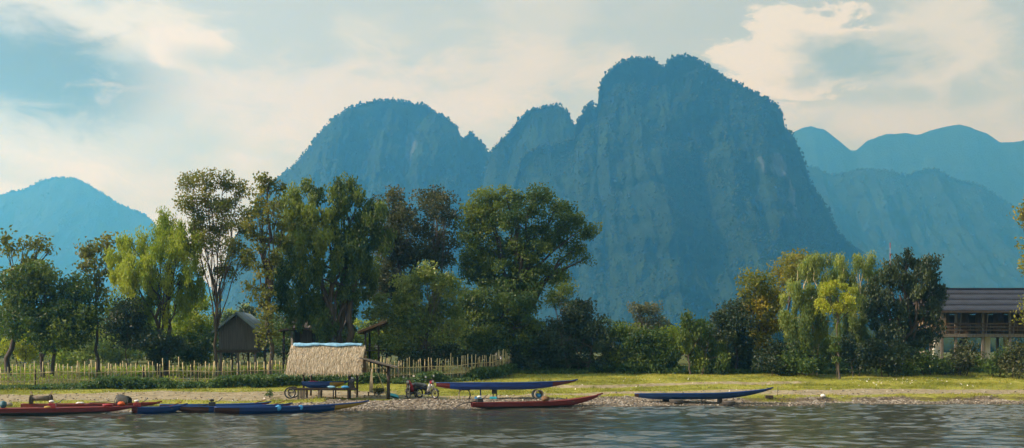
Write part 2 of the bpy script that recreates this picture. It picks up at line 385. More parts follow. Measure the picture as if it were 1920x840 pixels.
def w_gravel(X, Y, Z=None):
    d = Y - shore(X); wl = sm(X, 8, 14); n = 0.8 * vnoise(X * 0.6, Y * 0.9, seed=31)
    edge = 3.6 * (1 - wl) + 1.3 * wl
    left = 1 - sm(X, -14, -9)                       # left of the hut the shore turns to dust and pebbles
    edge = edge * (1 - left) + 1.2 * left
    return 1 - sm(d + n * 0.8, edge - 0.5, edge + 0.5)
def w_dirt(X, Y, Z=None):
    d = Y - shore(X); n = 0.9 * fbm(X * 0.35, Y * 0.6, seed=41, o=3)
    left = 1 - sm(X, -8.5, -5)
    a = left * sm(d + n * 0.7, 3.6, 4.8) * (1 - sm(d + n * 0.6, 9.0, 10.6))
    mid = sm(X, -9, -6) * (1 - sm(X, 0, 4)); b = mid * sm(d + n, 3.0, 3.6) * (1 - sm(d + n, 5.6, 6.6)) * 0.75
    r = sm(X, 12, 16); c = r * sm(d + n * 0.5, 2.6, 3.3) * (1 - sm(d + n * 0.5, 5.9, 6.9))
    r2 = sm(X, 0, 3) * (1 - sm(X, 13, 17)); yc = 6.3 + 0.5 * vnoise(X * 0.15, 0.2, seed=44)
    e = r2 * (1 - sm(np.abs(d - yc + n * 0.35), 0.55, 1.2)) * 0.85
    yc2 = 11.2 + 0.8 * vnoise(X * 0.2, 1.0, seed=8)
    g = sm(X, -1, 2) * (1 - sm(X, 17, 22)) * (1 - sm(np.abs(d - yc2), 0.25, 0.7)) * 0.75
    return np.clip(a + b + c + e + g, 0, 1)

def w_garden_shade(X, Y, Z=None):  # greener garden ground, also darkened for tree shade that the sun does not cast
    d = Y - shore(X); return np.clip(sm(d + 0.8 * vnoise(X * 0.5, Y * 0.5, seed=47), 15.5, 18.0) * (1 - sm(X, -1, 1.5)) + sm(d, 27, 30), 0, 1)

def ground_material():
    m, nt, out = material('river_bank')
    big = N_noise(nt, 0.35, 4, 0.6); med = N_noise(nt, 2.2, 6, 0.65); fin = N_noise(nt, 14, 5, 0.7)
    grass = N_ramp(nt, N_math(nt, 'ADD', N_math(nt, 'MULTIPLY', big, 0.55), N_math(nt, 'MULTIPLY', med, 0.45)),
                   [(0.36, (0.085, 0.105, 0.018)), (0.45, (0.19, 0.205, 0.03)), (0.55, (0.29, 0.30, 0.05)), (0.64, (0.38, 0.345, 0.12))])
    grass = N_mix(nt, 1.0, grass, N_ramp(nt, fin, [(0.3, (0.6, 0.6, 0.6)), (0.6, (1.1, 1.1, 1.1))]), 'MULTIPLY')
    dirt = N_ramp(nt, med, [(0.3, (0.15, 0.13, 0.075)), (0.5, (0.28, 0.24, 0.155)), (0.7, (0.40, 0.355, 0.25))])
    vor = nt.nodes.new('ShaderNodeTexVoronoi'); vor.inputs['Scale'].default_value = 7.0
    tc = nt.nodes.new('ShaderNodeTexCoord'); nt.links.new(tc.outputs['Object'], vor.inputs[0])
    sp = nt.nodes.new('ShaderNodeSeparateColor'); nt.links.new(vor.outputs['Color'], sp.inputs[0])
    grav = N_ramp(nt, sp.outputs[0], [(0.0, (0.07, 0.06, 0.045)), (0.45, (0.17, 0.145, 0.11)), (0.8, (0.28, 0.25, 0.20)), (1.0, (0.42, 0.39, 0.33))])
    nz = N_math(nt, 'MULTIPLY', N_math(nt, 'SUBTRACT', N_noise(nt, 5, 6, 0.7), 0.5), 1.5)
    def soft(a):
        r = nt.nodes.new('ShaderNodeMapRange'); inp(nt, r.inputs[0], N_math(nt, 'ADD', N_attr(nt, a), nz)); r.inputs[1].default_value = 0.35; r.inputs[2].default_value = 0.65; return r.outputs[0]
    garden = N_ramp(nt, med, [(0.3, (0.045, 0.055, 0.016)), (0.55, (0.085, 0.10, 0.026)), (0.75, (0.14, 0.14, 0.04))])  # green of the garden floor with tree shade painted into it
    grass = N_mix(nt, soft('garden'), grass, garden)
    c = N_mix(nt, soft('dirt'), grass, dirt); c = N_mix(nt, soft('gravel'), c, grav)
    # wet band at the water's edge and the exposed earth of the little cut bank
    geo = nt.nodes.new('ShaderNodeNewGeometry'); pz = nt.nodes.new('ShaderNodeSeparateXYZ'); nt.links.new(geo.outputs['Position'], pz.inputs[0])
    wet = nt.nodes.new('ShaderNodeMapRange'); nt.links.new(pz.outputs[2], wet.inputs[0]); wet.inputs[1].default_value = 0.10; wet.inputs[2].default_value = 0.0
    c = N_mix(nt, N_math(nt, 'MULTIPLY', wet.outputs[0], 0.75), c, (0.05, 0.042, 0.03))
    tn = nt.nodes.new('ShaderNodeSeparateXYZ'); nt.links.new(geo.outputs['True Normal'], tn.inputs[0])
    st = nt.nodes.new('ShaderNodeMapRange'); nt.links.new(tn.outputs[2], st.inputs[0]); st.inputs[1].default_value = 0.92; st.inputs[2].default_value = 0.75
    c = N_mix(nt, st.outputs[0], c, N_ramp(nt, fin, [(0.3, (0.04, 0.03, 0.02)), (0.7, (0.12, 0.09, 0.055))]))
    b = N_math(nt, 'ADD', N_math(nt, 'MULTIPLY', fin, 0.5), med)
    principled(nt, out, c, 0.95, 0, N_bump(nt, b, 0.6, 0.10), 0.15); return m
xs = axis((-34, 34), 0.36, (-4000, 4000), 1.2); ys = np.concatenate([np.arange(-60, 44, 4.0), axis((46, 92), 0.25, (46, 3650), 1.12)])
gr = link('ground', grid_mesh('ground', xs, ys, gh, True, {'gravel': w_gravel, 'dirt': w_dirt, 'garden': w_garden_shade}), ground_material())
tag(gr, kind='structure')

def river_z(X, Y):
    fade = sm(Y, 20, 30) * (1 - sm(np.abs(X), 32, 40)); a = 0
    warp = 0.8 * fbm(X * 0.15, Y * 0.2, seed=70, o=2)
    for k, (dx, dy, f, amp) in enumerate([(0.55, 1, 0.6, 0.045), (-0.65, 1, 1.4, 0.036), (0.6, 1, 2.7, 0.017)]):
        a = a + amp * fbm((X * dx + Y * 0.2) * f + k * 9.1 + warp * 0.3, (Y + X * dx * 0.5) * f * 1.25 + warp, seed=60 + k, o=3, g=0.55)
    patch = 0.55 + 0.75 * sm(fbm(X * 0.06, Y * 0.16, seed=77, o=3), -0.4, 0.6)
    return a * fade * patch
def water_material():
    m, nt, out = material('river_water')
    f1 = N_noise(nt, 3.2, 5, 0.6, (0.45, 1.2, 1)); f2 = N_noise(nt, 9.0, 4, 0.6, (0.5, 1.2, 1))
    h = N_math(nt, 'ADD', f1, N_math(nt, 'MULTIPLY', f2, 0.35))
    p = principled(nt, out, (0.045, 0.052, 0.042), 0.07, 0, N_bump(nt, h, 0.25, 0.04), 0.5); p.inputs['IOR'].default_value = 1.36
    return m
xs = axis((-31, 31), 0.18, (-1500, 1500), 1.35); ys = np.concatenate([np.arange(2, 28, 1.0), np.arange(28.5, 67, 0.12), np.array([68.0])])
rv = link('river', grid_mesh('river', xs, ys, river_z, True), water_material()); tag(rv, kind='structure')
ys = None

# ------------------------------------------------------------------ mountains
def icosa():
    t = (1 + 5 ** 0.5) / 2
    v = np.array([(-1, t, 0), (1, t, 0), (-1, -t, 0), (1, -t, 0), (0, -1, t), (0, 1, t), (0, -1, -t), (0, 1, -t), (t, 0, -1), (t, 0, 1), (-t, 0, -1), (-t, 0, 1)], float)
    f = np.array([(0, 11, 5), (0, 5, 1), (0, 1, 7), (0, 7, 10), (0, 10, 11), (1, 5, 9), (5, 11, 4), (11, 10, 2), (10, 7, 6), (7, 1, 8), (3, 9, 4), (3, 4, 2), (3, 2, 6), (3, 6, 8), (3, 8, 9), (4, 9, 5), (2, 4, 11), (6, 2, 10), (8, 6, 7), (9, 8, 1)])
    return v / np.linalg.norm(v[0]), f
ICO_V, ICO_F = icosa()
OCT_V = np.array([(1, 0, 0), (-1, 0, 0), (0, 1, 0), (0, -1, 0), (0, 0, 1), (0, 0, -1)], float)
OCT_F = np.array([(0, 2, 4), (2, 1, 4), (1, 3, 4), (3, 0, 4), (2, 0, 5), (1, 2, 5), (3, 1, 5), (0, 3, 5)])
def lumps(name, pts, size, zs=1.0, jit=0.22, simple_=True):
    BV, BF = (OCT_V * 1.15, OCT_F) if simple_ else (ICO_V, ICO_F); nv = len(BV)
    n = len(pts); v = BV[None] * (1 + rng.uniform(-jit, jit, (n, nv, 1)))
    q = rng.normal(0, 1, (n, 4)); q /= np.linalg.norm(q, axis=1, keepdims=True); w, x, y, z = q.T
    M = np.stack([1 - 2 * (y * y + z * z), 2 * (x * y - z * w), 2 * (x * z + y * w), 2 * (x * y + z * w), 1 - 2 * (x * x + z * z), 2 * (y * z - x * w), 2 * (x * z - y * w), 2 * (y * z + x * w), 1 - 2 * (x * x + y * y)], 1).reshape(n, 3, 3)
    v = np.einsum('nij,nkj->nki', M, v) * np.array([1, 1, zs])
    v = v * np.asarray(size)[:, None, None] + pts[:, None, :]
    f = BF[None] + (np.arange(n) * nv)[:, None, None]
    return np_mesh(name, v.reshape(-1, 3), f.reshape(-1, 3), True, None, {'tint': np.repeat(rng.uniform(0, 1, n), len(BF))})
def rock_material(name, forest, rock, amount):
    m, nt, out = material(name)
    n1 = N_noise(nt, 0.03, 10, 0.72); n2 = N_noise(nt, 0.05, 6, 0.65, (1, 1, 0.25))
    f = N_ramp(nt, n1, [(0.36, tuple(a * 0.35 for a in forest)), (0.52, forest), (0.68, tuple(a * 1.9 for a in forest))])
    r = N_ramp(nt, n2, [(0.3, tuple(a * 0.35 for a in rock)), (0.55, rock), (0.75, tuple(a * 1.4 for a in rock))])
    k = N_math(nt, 'ADD', N_attr(nt, 'cliff'), N_math(nt, 'MULTIPLY', N_math(nt, 'SUBTRACT', N_noise(nt, 0.045, 9, 0.75, (1, 1, 0.5)), 0.5), 0.9))
    mr = nt.nodes.new('ShaderNodeMapRange'); inp(nt, mr.inputs[0], k); mr.inputs[1].default_value = 0.6 - amount; mr.inputs[2].default_value = 1.15 - amount
    principled(nt, out, N_mix(nt, mr.outputs[0], f, r), 0.95, 0, N_bump(nt, N_noise(nt, 0.16, 8, 0.7), 0.9, 5.0), 0.1); return m
ROCK = rock_material('karst_rock', (0.011, 0.023, 0.008), (0.085, 0.10, 0.105), 0.0)
ROCK_FAR = rock_material('far_slope', (0.011, 0.021, 0.009), (0.04, 0.05, 0.05), -0.6)
WOODLAND = leafmat('woodland', (0.009, 0.018, 0.005), (0.016, 0.029, 0.007), (0.032, 0.048, 0.011), 0.0, 0.8, 0.1)

def mountain(ridge, D, W, cols, rows, seed, flute=1.0, cliffs=(), tree_n=0, tree_s=(3, 7), power=1.6, mat=None, jag=1.0):
    ridge = np.array(ridge, float); px = np.linspace(ridge[0, 0], ridge[-1, 0], cols); py = np.interp(px, ridge[:, 0], ridge[:, 1])
    sc_ = D / F
    crag = sm(655 - py, 40, 160)
    py = py + jag * crag * (2.6 * fbm(px / 13.0, 0.5 + seed, seed=seed, o=4) + 1.2 * np.abs(vnoise(px / 5.0, 1.5, seed=seed + 3)))
    X0 = (px - CX) * sc_; R = np.maximum(CZ + (HY - py) * sc_, 0.5)
    v = np.linspace(0, 1, rows)[:, None]
    V, X = np.broadcast_arrays(v, X0[None, :]); Rb = R[None, :]; Zf = V * (Rb + 4) - 3
    hfac = np.clip(Rb / 300.0, 0.05, 1.6)
    lowf = fbm(X / 160.0, Zf / 420.0, seed=seed + 1, o=3)
    ribs = fbm(X / 42.0, Zf / 170.0, lowf, seed=seed + 2, o=4)
    fine = fbm(X / 13.0, Zf / 26.0, seed=seed + 4, o=3)
    ledge = np.abs(fbm(X / 95.0, Zf / 38.0, seed=seed + 5, o=3))
    crest = np.sin(np.pi * np.clip(V, 0, 1) ** 1.0 * 0.5 + np.pi * 0.5)      # 1 at the foot, 0 at the crest
    crest = np.sqrt(np.clip(1 - V ** 3, 0, 1))
    off = W * hfac * ((1 - V) ** power * 0.75 + (1 - V) * 0.25)
    disp = flute * hfac * crest * (60 * lowf + 24 * ribs + 7 * fine + 14 * ledge)
    Yf = D - off - disp
    Yb = D + off * 0.9 + 0.4 * disp[:, ::-1] + 8 * (1 - V)
    n = rows * cols; i = np.arange(n).reshape(rows, cols)
    q = np.stack([i[:-1, :-1].ravel(), i[:-1, 1:].ravel(), i[1:, 1:].ravel(), i[1:, :-1].ravel()], 1)
    # rear face on every fourth row, joined along the crest
    rr = np.arange(0, rows, 4); rr = rr if rr[-1] == rows - 1 else np.append(rr, rows - 1); nb = len(rr)
    j = n + np.arange(nb * cols).reshape(nb, cols); j[-1] = i[-1]
    qb = np.stack([j[:-1, 1:].ravel(), j[:-1, :-1].ravel(), j[1:, :-1].ravel(), j[1:, 1:].ravel()], 1)
    vf = np.stack([X.ravel(), Yf.ravel(), Zf.ravel()], 1)
    vb = np.stack([np.broadcast_to(X0, (nb, cols)).ravel(), Yb[rr].ravel(), Zf[rr].ravel()], 1)
    # cliffs: bare rock patches given as (px, py, rx, ry); plus steep rock by chance
    PX = X / sc_ + CX; PY = HY - (Zf - CZ) / sc_
    cl = np.zeros_like(Zf)
    for (cx_, cy_, rx, ry) in cliffs:
        r = np.hypot((PX - cx_) / rx, (PY - cy_) / ry) + 0.5 * fbm(PX / 22.0, PY / 40.0, seed=seed + 8, o=3); cl = np.maximum(cl, 1 - sm(r, 0.6, 1.1))
    steep = np.abs(np.gradient(Yf, axis=0)) / np.maximum(np.gradient(Zf, axis=0), 0.01)
    cl2 = np.clip(cl + 0.05 * (1 - sm(steep, 0.1, 0.5)) * sm(Zf / np.maximum(Rb, 1), 0.25, 0.6), 0, 1)
    o = link('mountain', np_mesh('mountain', np.concatenate([vf, vb]), np.concatenate([q, qb]), True, {'cliff': np.concatenate([cl2.ravel(), np.zeros(len(vb))])}), mat or ROCK)
    tag(o, kind='structure')
    if tree_n:
        h = (Rb + 0 * V) ; prob = (np.maximum(np.diff(Zf, axis=0), 0.01).repeat(1, 0)); prob = np.vstack([prob, prob[-1:]]) * (1 - 0.9 * sm(cl2, 0.35, 0.7)) * (0.35 + sm(fbm(X / 55.0, Zf / 55.0, seed=seed + 9, o=3), -0.3, 0.4)) * (Zf > 8)
        prob = prob.ravel() / prob.sum(); idx = rng.choice(n, tree_n, p=prob)
        top = i[-1][rng.integers(0, cols, int(cols * 3.2))]; top = top[vf[top][:, 2] > 12]
        idx = np.concatenate([idx, top]); pts = vf[idx] + rng.normal(0, 1.4, (len(idx), 3)) + np.array([0, -0.6, 0.1])
        s = rng.uniform(tree_s[0], tree_s[1], len(idx)) * (0.6 + 0.7 * rng.random(len(idx)) ** 2); s[-len(top):] *= 1.15
        return pts, s
    return np.zeros((0, 3)), np.zeros(0)

wood_p, wood_s = [], []
def mt(*a, **k):
    p, s = mountain(*a, **k); wood_p.append(p); wood_s.append(s)
mt([(830, 655), (900, 520), (950, 400), (970, 330), (978, 300), (990, 286), (1015, 276), (1050, 268), (1076, 262), (1079, 240), (1082, 228), (1092, 215), (1100, 203), (1110, 196), (1116, 206), (1121, 196), (1122, 178), (1128, 150), (1140, 135), (1160, 120), (1190, 112), (1215, 110), (1227, 116), (1234, 126), (1245, 128), (1255, 112), (1270, 107), (1290, 107), (1310, 117), (1330, 128), (1345, 140), (1360, 150), (1385, 160), (1410, 172), (1440, 188), (1460, 203), (1468, 220), (1471, 240), (1486, 255), (1500, 285), (1510, 310), (1520, 345), (1535, 368), (1552, 392), (1560, 412), (1570, 437), (1585, 455), (1600, 468), (1625, 482), (1680, 520), (1760, 580), (1850, 655)],
   1500, 300, 520, 190, 1, 1.0, [(1465, 385, 26, 48), (1440, 325, 30, 34)], 20000, (0.7, 2.0))
mt([(860, 655), (895, 400), (915, 300), (924, 282), (935, 270), (955, 250), (965, 235), (975, 225), (985, 215), (1000, 208), (1020, 203), (1040, 197), (1055, 203), (1068, 218), (1073, 230), (1082, 236), (1110, 270), (1200, 420), (1260, 655)],
   1640, 240, 200, 110, 21, 0.8, [], 3000, (0.7, 1.9))
mt([(380, 655), (430, 470), (490, 365), (530, 327), (545, 318), (560, 300), (575, 285), (590, 262), (600, 248), (620, 230), (640, 213), (660, 203), (685, 195), (710, 190), (740, 190), (770, 195), (790, 198), (810, 207), (830, 220), (845, 228), (858, 240), (864, 262), (872, 260), (880, 250), (890, 255), (900, 265), (910, 278), (918, 288), (940, 300), (1000, 400), (1080, 655)],
   1760, 300, 380, 140, 42, 0.9, [(770, 270, 16, 30)], 8000, (0.7, 2.0))
mt([(-320, 655), (-250, 520), (-120, 420), (0, 366), (20, 360), (45, 357), (60, 348), (80, 338), (110, 334), (140, 335), (160, 343), (180, 355), (200, 368), (225, 383), (250, 395), (272, 402), (290, 420), (340, 480), (420, 570), (500, 655)],
   3250, 420, 240, 70, 63, 0.6, [], 2500, (1.2, 3), 1.2, ROCK_FAR, 0.5)
mt([(1380, 655), (1470, 360), (1490, 325), (1510, 313), (1530, 315), (1555, 330), (1580, 325), (1620, 318), (1660, 320), (1700, 330), (1720, 322), (1740, 317), (1760, 320), (1790, 338), (1830, 345), (1860, 362), (1880, 375), (1900, 390), (1960, 420), (2100, 500), (2300, 655)],
   2400, 380, 260, 80, 84, 0.9, [], 2500, (1.2, 3), 1.3, ROCK_FAR, 0.5)
mt([(1280, 655), (1400, 380), (1470, 265), (1490, 246), (1505, 240), (1520, 237), (1545, 243), (1570, 262), (1595, 283), (1605, 282), (1625, 265), (1660, 252), (1700, 250), (1725, 253), (1750, 243), (1770, 238), (1800, 234), (1820, 240), (1850, 250), (1875, 267), (1900, 268), (1930, 262), (2000, 290), (2200, 360), (2500, 655)],
   3200, 300, 260, 60, 105, 0.25, [], 0, (4, 9), 1.2, ROCK_FAR, 0.4)
wo = link('hillside_wood', lumps('hillside_wood', np.concatenate(wood_p), np.concatenate(wood_s), 1.15), WOODLAND)
tag(wo, 'dense dark forest clinging to the slopes of the limestone mountains', 'forest', kind='stuff')
# flat wood at the foot of the mountains
k = 5200; D_ = rng.uniform(330, 1150, k); px_ = rng.uniform(-150, 2100, k)
pts = np.stack([(px_ - CX) / F * D_, D_, 2 + rng.uniform(0, 4, k)], 1)
fw = link('valley_wood', lumps('valley_wood', pts, rng.uniform(2.5, 6, k), 1.2), WOODLAND)
tag(fw, 'low hazy wood on the valley floor at the mountains\' feet', 'forest', kind='stuff')

# ------------------------------------------------------------------ trees
def leaf_arrays(cent, L, W, droop, r=None, flat=0.0):
    """rhombic leaves round the given centres"""
    n = len(cent); d = rng.normal(0, 1, (n, 3)); d /= np.linalg.norm(d, axis=1, keepdims=True)
    d[:, 2] -= droop; d /= np.linalg.norm(d, axis=1, keepdims=True)
    u = rng.normal(0, 1, (n, 3)); u[:, 2] += flat * 2; s = np.cross(d, u); s /= np.linalg.norm(s, axis=1, keepdims=True) + 1e-9
    ln = (L * rng.uniform(0.65, 1.25, n))[:, None]; wd = (W * rng.uniform(0.7, 1.2, n))[:, None]
    nr = np.cross(d, s) * ln * 0.12
    a = cent - d * ln * 0.5; b = cent + s * wd * 0.5 + nr; c = cent + d * ln * 0.5; e = cent - s * wd * 0.5 + nr
    return np.stack([a, b, c, e], 1).reshape(-1, 3), np.arange(4 * n).reshape(n, 4)

def np_tube(path, rad, n=6):
    path = np.asarray(path, float); m = len(path); t = np.gradient(path, axis=0); t /= np.linalg.norm(t, axis=1, keepdims=True) + 1e-9
    up = np.array([0.37, 0.81, 0.45]); x = np.cross(t, up); x /= np.linalg.norm(x, axis=1, keepdims=True) + 1e-9; y = np.cross(t, x)
    a = np.arange(n) * 2 * np.pi / n
    v = path[:, None] + (x[:, None] * np.cos(a)[None, :, None] + y[:, None] * np.sin(a)[None, :, None]) * np.asarray(rad)[:, None, None]
    i = np.arange(m * n).reshape(m, n); j = np.roll(i, -1, 1)
    return v.reshape(-1, 3), np.stack([i[:-1].ravel(), j[:-1].ravel(), j[1:].ravel(), i[1:].ravel()], 1)
class Tubes:
    def __init__(s): s.v = []; s.f = []; s.n = 0
    def add(s, path, rad, n=6):
        v, f = np_tube(path, rad, n); s.v.append(v); s.f.append(f + s.n); s.n += len(v)
    def mesh(s, name, off): return np_mesh(name, np.concatenate(s.v) - off, np.concatenate(s.f), True)

def limb(a, b, sag=0.0, wob=0.12, n=8):
    a = np.asarray(a, float); b = np.asarray(b, float); t = np.linspace(0, 1, n)[:, None]; L = np.linalg.norm(b - a)
    mid = (a + b) / 2 + np.array([0, 0, sag * L]); p = (1 - t) ** 2 * a + 2 * t * (1 - t) * mid + t * t * b
    w = rng.normal(0, wob * L / n, (n, 3)); w[0] = 0; w[-1] = 0; return p + w

def tree(name, label, cat, base, clumps, leaf='mid', D=None, size=0.26, wid=0.15, dens=1.0, weep=0.0, trunk_r=0.16, stems=None, bark=None,
         fork=0.45, depth=0.8, spray=0.42, gap=0.0, group=None, trunk_top=None, twigs=True, flat=0.0, floor=True, mixleaf=None):
    """base=(px,D) stands on the ground; clumps=[(px,py,rx,ry[,leaf,depth offset])] in photo pixels at the distance of the tree"""
    bx, D0 = base; g = G(bx, D0); root = empty(name, g, label, cat, group); s = D0 / F
    tb = Tubes(); cl = []
    for c in clumps:
        off = c[4] if len(c) > 4 and c[4] is not None else rng.uniform(-1, 1) * depth * c[2] * s
        D_ = D0 + off; p = P(c[0], c[1], D_); cl.append((p, c[2] * s, max(c[2], c[3]) * 0.85 * s, c[3] * s, c[5] if len(c) > 5 else 0.0))
    tops = np.array([c[0] for c in cl]); zt = tops[:, 2].max()
    ctr = tops.mean(0)
    if trunk_top is None: ttop = np.array([g[0] * 0.5 + ctr[0] * 0.5, g[1], g[2] + (zt - g[2]) * 0.72])
    else: ttop = P(trunk_top[0], trunk_top[1], D0)
    stems = stems or [(0, 0)]
    paths = []
    for (sx, sy) in stems:
        st = g + np.array([sx, sy, -0.15]); en = ttop + np.array([sx * 2.2, sy * 1.6, rng.uniform(-0.3, 0.3)])
        p = limb(st, en, 0.0, 0.16, 12); p[:, 2] = np.linspace(st[2], en[2], 12)
        r = trunk_r * (1 - 0.72 * np.linspace(0, 1, 12)); r[0] *= 1.35; tb.add(p, r, 8); paths.append((p, r))
    lv, sprays = [], []
    for (c, rx, ry_, rz, bias) in cl:
        p, r = paths[rng.integers(len(paths))]
        kk = int(np.clip(fork * 12 + rng.integers(-1, 4), 1, 10))
        while kk > 1 and p[kk][2] > c[2] - 0.1: kk -= 1
        lm = limb(p[kk], c, 0.12, 0.10, 8); r0 = max(r[kk] * 0.62, 0.022); tb.add(lm, r0 * np.linspace(1, 0.25, 8), 6)
        area = math.pi * rx * rz; ns = max(5, int(area * 2.3 * dens ** 0.5))
        u = rng.normal(0, 1, (ns, 3)); u /= np.linalg.norm(u, axis=1, keepdims=True); rad = rng.random(ns) ** 0.42
        if gap: rad = 0.55 + 0.5 * rng.random(ns)
        sp = c + u * rad[:, None] * np.array([rx, ry_, rz])
        if floor:
            gz = gh(sp[:, 0], sp[:, 1]) + 0.15; sp[:, 2] = np.maximum(sp[:, 2], gz)
        if twigs:
            for q in sp[rng.random(ns) < min(1.0, 14.0 / ns)]: tb.add(limb(lm[rng.integers(3, 8)], q, 0.08, 0.12, 5), 0.022 * np.linspace(1, 0.35, 5), 4)
        nl = int(area * 400 * dens ** 0.9 * (0.24 * 0.14) / (size * wid)); per = rng.integers(0, ns, nl)
        j = np.clip(rng.normal(0, 1, (nl, 3)), -1.7, 1.7) * spray * 0.82 * np.array([1, 1, 0.75]) * (0.7 + 0.6 * rng.random((ns, 1)))[per]
        pos = sp[per] + j
        if weep:
            h = rng.random(nl); pos[:, 2] -= weep * h * (0.5 + rng.random(ns))[per]; pos[:, :2] = sp[per][:, :2] + (pos - sp[per])[:, :2] * (0.75 - 0.35 * h)[:, None]
        lv.append(pos); tn = rng.random(ns) * 0.62 + rng.uniform(-0.08, 0.18); sprays.append(np.clip(tn[per] + bias + rng.uniform(-0.05, 0.38, nl), 0, 1))
    pos = np.concatenate(lv); tint = np.concatenate(sprays)
    if floor: pos[:, 2] = np.maximum(pos[:, 2], gh(pos[:, 0], pos[:, 1]) + 0.02 + 0.2 * rng.random(len(pos)))
    v, f = leaf_arrays(pos, size * 0.86, wid * 0.86, 0.35 + 1.2 * (weep > 0), flat=flat)
    if not name.endswith('bush') and not name.endswith('shrub'):
        link('trunk', tb.mesh('trunk', g), bark or BARK, root)
    else: link('stem', tb.mesh('stem', g), bark or BARK, root)
    link('crown' if 'tree' in name or 'bamboo' in name else 'foliage', np_mesh('crown', v - g, f, False, None, {'tint': tint}), LEAF[leaf], root)
    return root

# --- left bank, behind the bamboo fence
tree('teak_tree', 'thin big-leaved tree at the left edge with sparse drooping leaf clusters on top', 'tree', (18, 73),
     [(8, 445, 12, 18), (22, 470, 14, 16), (50, 455, 12, 12), (70, 462, 16, 14), (82, 445, 8, 8), (40, 495, 30, 18), (8, 520, 18, 30), (12, 590, 20, 25), (95, 470, 8, 9)], 'olive', size=0.34, wid=0.2, dens=0.55, trunk_r=0.2, spray=0.36, fork=0.5)
tree('broad_tree', 'dark broad-crowned tree on two thin trunks near the left edge of the fence', 'tree', (82, 71),
     [(85, 515, 55, 28, 0.0, 0.25), (35, 545, 42, 38), (90, 560, 60, 45), (140, 555, 42, 42), (60, 600, 52, 36), (120, 605, 52, 38), (165, 580, 22, 38), (20, 590, 28, 38), (95, 635, 55, 20)], 'dark', dens=1.25, trunk_r=0.14, stems=[(-0.15, 0), (0.35, 0.2)], fork=0.4, size=0.28, wid=0.16)
tree('teak_tree', 'slender straight tree with big olive leaves between dark broad tree and draped tree', 'tree', (183, 74),
     [(165, 462, 18, 14), (195, 452, 18, 14), (180, 480, 28, 18), (205, 478, 14, 12), (160, 495, 16, 14), (190, 510, 24, 18), (175, 540, 22, 18), (195, 565, 20, 22)], 'olive', size=0.34, wid=0.2, dens=0.65, trunk_r=0.13, spray=0.34, fork=0.6)
tree('draped_tree', 'yellow-green tree draped in hanging creepers with a thick dark leaning trunk', 'tree', (303, 72),
     [(310, 412, 28, 16, None, -0.1), (300, 430, 48, 22, None, 0.1), (255, 458, 40, 26, None, 0.3), (230, 500, 34, 40, None, 0.35), (265, 510, 42, 45, -1.2, 0.3), (345, 455, 36, 40, None, -0.15), (320, 480, 45, 45, -1.4, 0.2), (362, 500, 24, 45, None, -0.1), (240, 565, 32, 40, None, 0.1), (335, 545, 36, 40), (290, 560, 30, 30)], 'bright', dens=1.0, weep=1.1, trunk_r=0.18, stems=[(-0.1, 0), (0.3, 0.1)], size=0.24, wid=0.10, spray=0.36)
tree('small_tree', 'small dark round tree on a thin stem just behind the fence', 'tree', (237, 70.5),
     [(237, 585, 30, 24), (222, 610, 24, 22), (255, 612, 26, 24), (238, 632, 32, 18)], 'deep', dens=1.15, trunk_r=0.055, fork=0.6)
tree('airy_tree', 'tall airy tree with upswept bare branches and thin golden leaves', 'tree', (404, 71),
     [(355, 345, 18, 16), (385, 335, 20, 16), (420, 345, 20, 16), (445, 355, 14, 18), (350, 385, 18, 22), (395, 375, 24, 22), (435, 390, 24, 22), (375, 415, 22, 22), (415, 425, 24, 22), (450, 425, 18, 24), (385, 460, 18, 20), (435, 470, 22, 22), (455, 480, 14, 22), (365, 450, 10, 16), (425, 510, 20, 18)], 'olive', size=0.22, wid=0.12, dens=0.9, trunk_r=0.11, bark=BARK, fork=0.42, spray=0.38, trunk_top=(406, 470))
tree('slim_tree', 'tall slim tree with ivy round its trunk beside the gabled hut', 'tree', (503, 70),
     [(500, 342, 22, 16), (522, 358, 16, 14), (490, 365, 20, 18), (480, 395, 22, 22), (512, 400, 24, 22), (470, 425, 18, 20), (495, 440, 24, 22), (528, 430, 18, 18), (475, 475, 18, 22), (515, 480, 16, 20), (498, 510, 22, 22), (503, 545, 13, 25), (505, 585, 14, 28), (503, 630, 15, 32), (470, 540, 12, 16), (485, 570, 12, 16)], 'olive', size=0.28, wid=0.17, dens=0.6, trunk_r=0.15, trunk_top=(503, 350), spray=0.3)
tree('big_tree', 'huge dense tree with twin thick trunks and creeper-hung crown behind the thatched shelter', 'tree', (632, 74),
     [(650, 338, 26, 20, None, 0.2), (640, 365, 45, 28, None, 0.1), (592, 350, 24, 18, None, 0.15), (555, 375, 28, 26, None, 0.75), (545, 415, 28, 36, None, 0.7), (590, 400, 42, 38, -1.0, 0.6), (600, 450, 42, 45, -1.5, 0.55), (540, 480, 30, 50, None, 0.25), (660, 410, 48, 42), (700, 390, 32, 30), (690, 440, 46, 40), (640, 480, 60, 45), (570, 520, 48, 45, None, 0.15), (560, 575, 45, 30, None, 0.2), (680, 510, 46, 42), (630, 550, 50, 40), (610, 600, 45, 22), (525, 540, 20, 40)], 'dark', dens=1.15, weep=0.5, trunk_r=0.28, stems=[(-0.35, 0), (0.45, 0.15), (0.1, 0.4)], trunk_top=(645, 400), size=0.27, wid=0.14, fork=0.4)
tree('brown_tree', 'dusky brown-leaved tree rising between the huge tree and the wide tree', 'tree', (752, 82),
     [(735, 375, 26, 18), (745, 410, 40, 30), (720, 440, 36, 34), (765, 450, 40, 36), (735, 490, 46, 36), (780, 490, 34, 30), (715, 530, 34, 30), (750, 540, 45, 32)], 'brown', dens=0.95, trunk_r=0.2, size=0.27, wid=0.15)
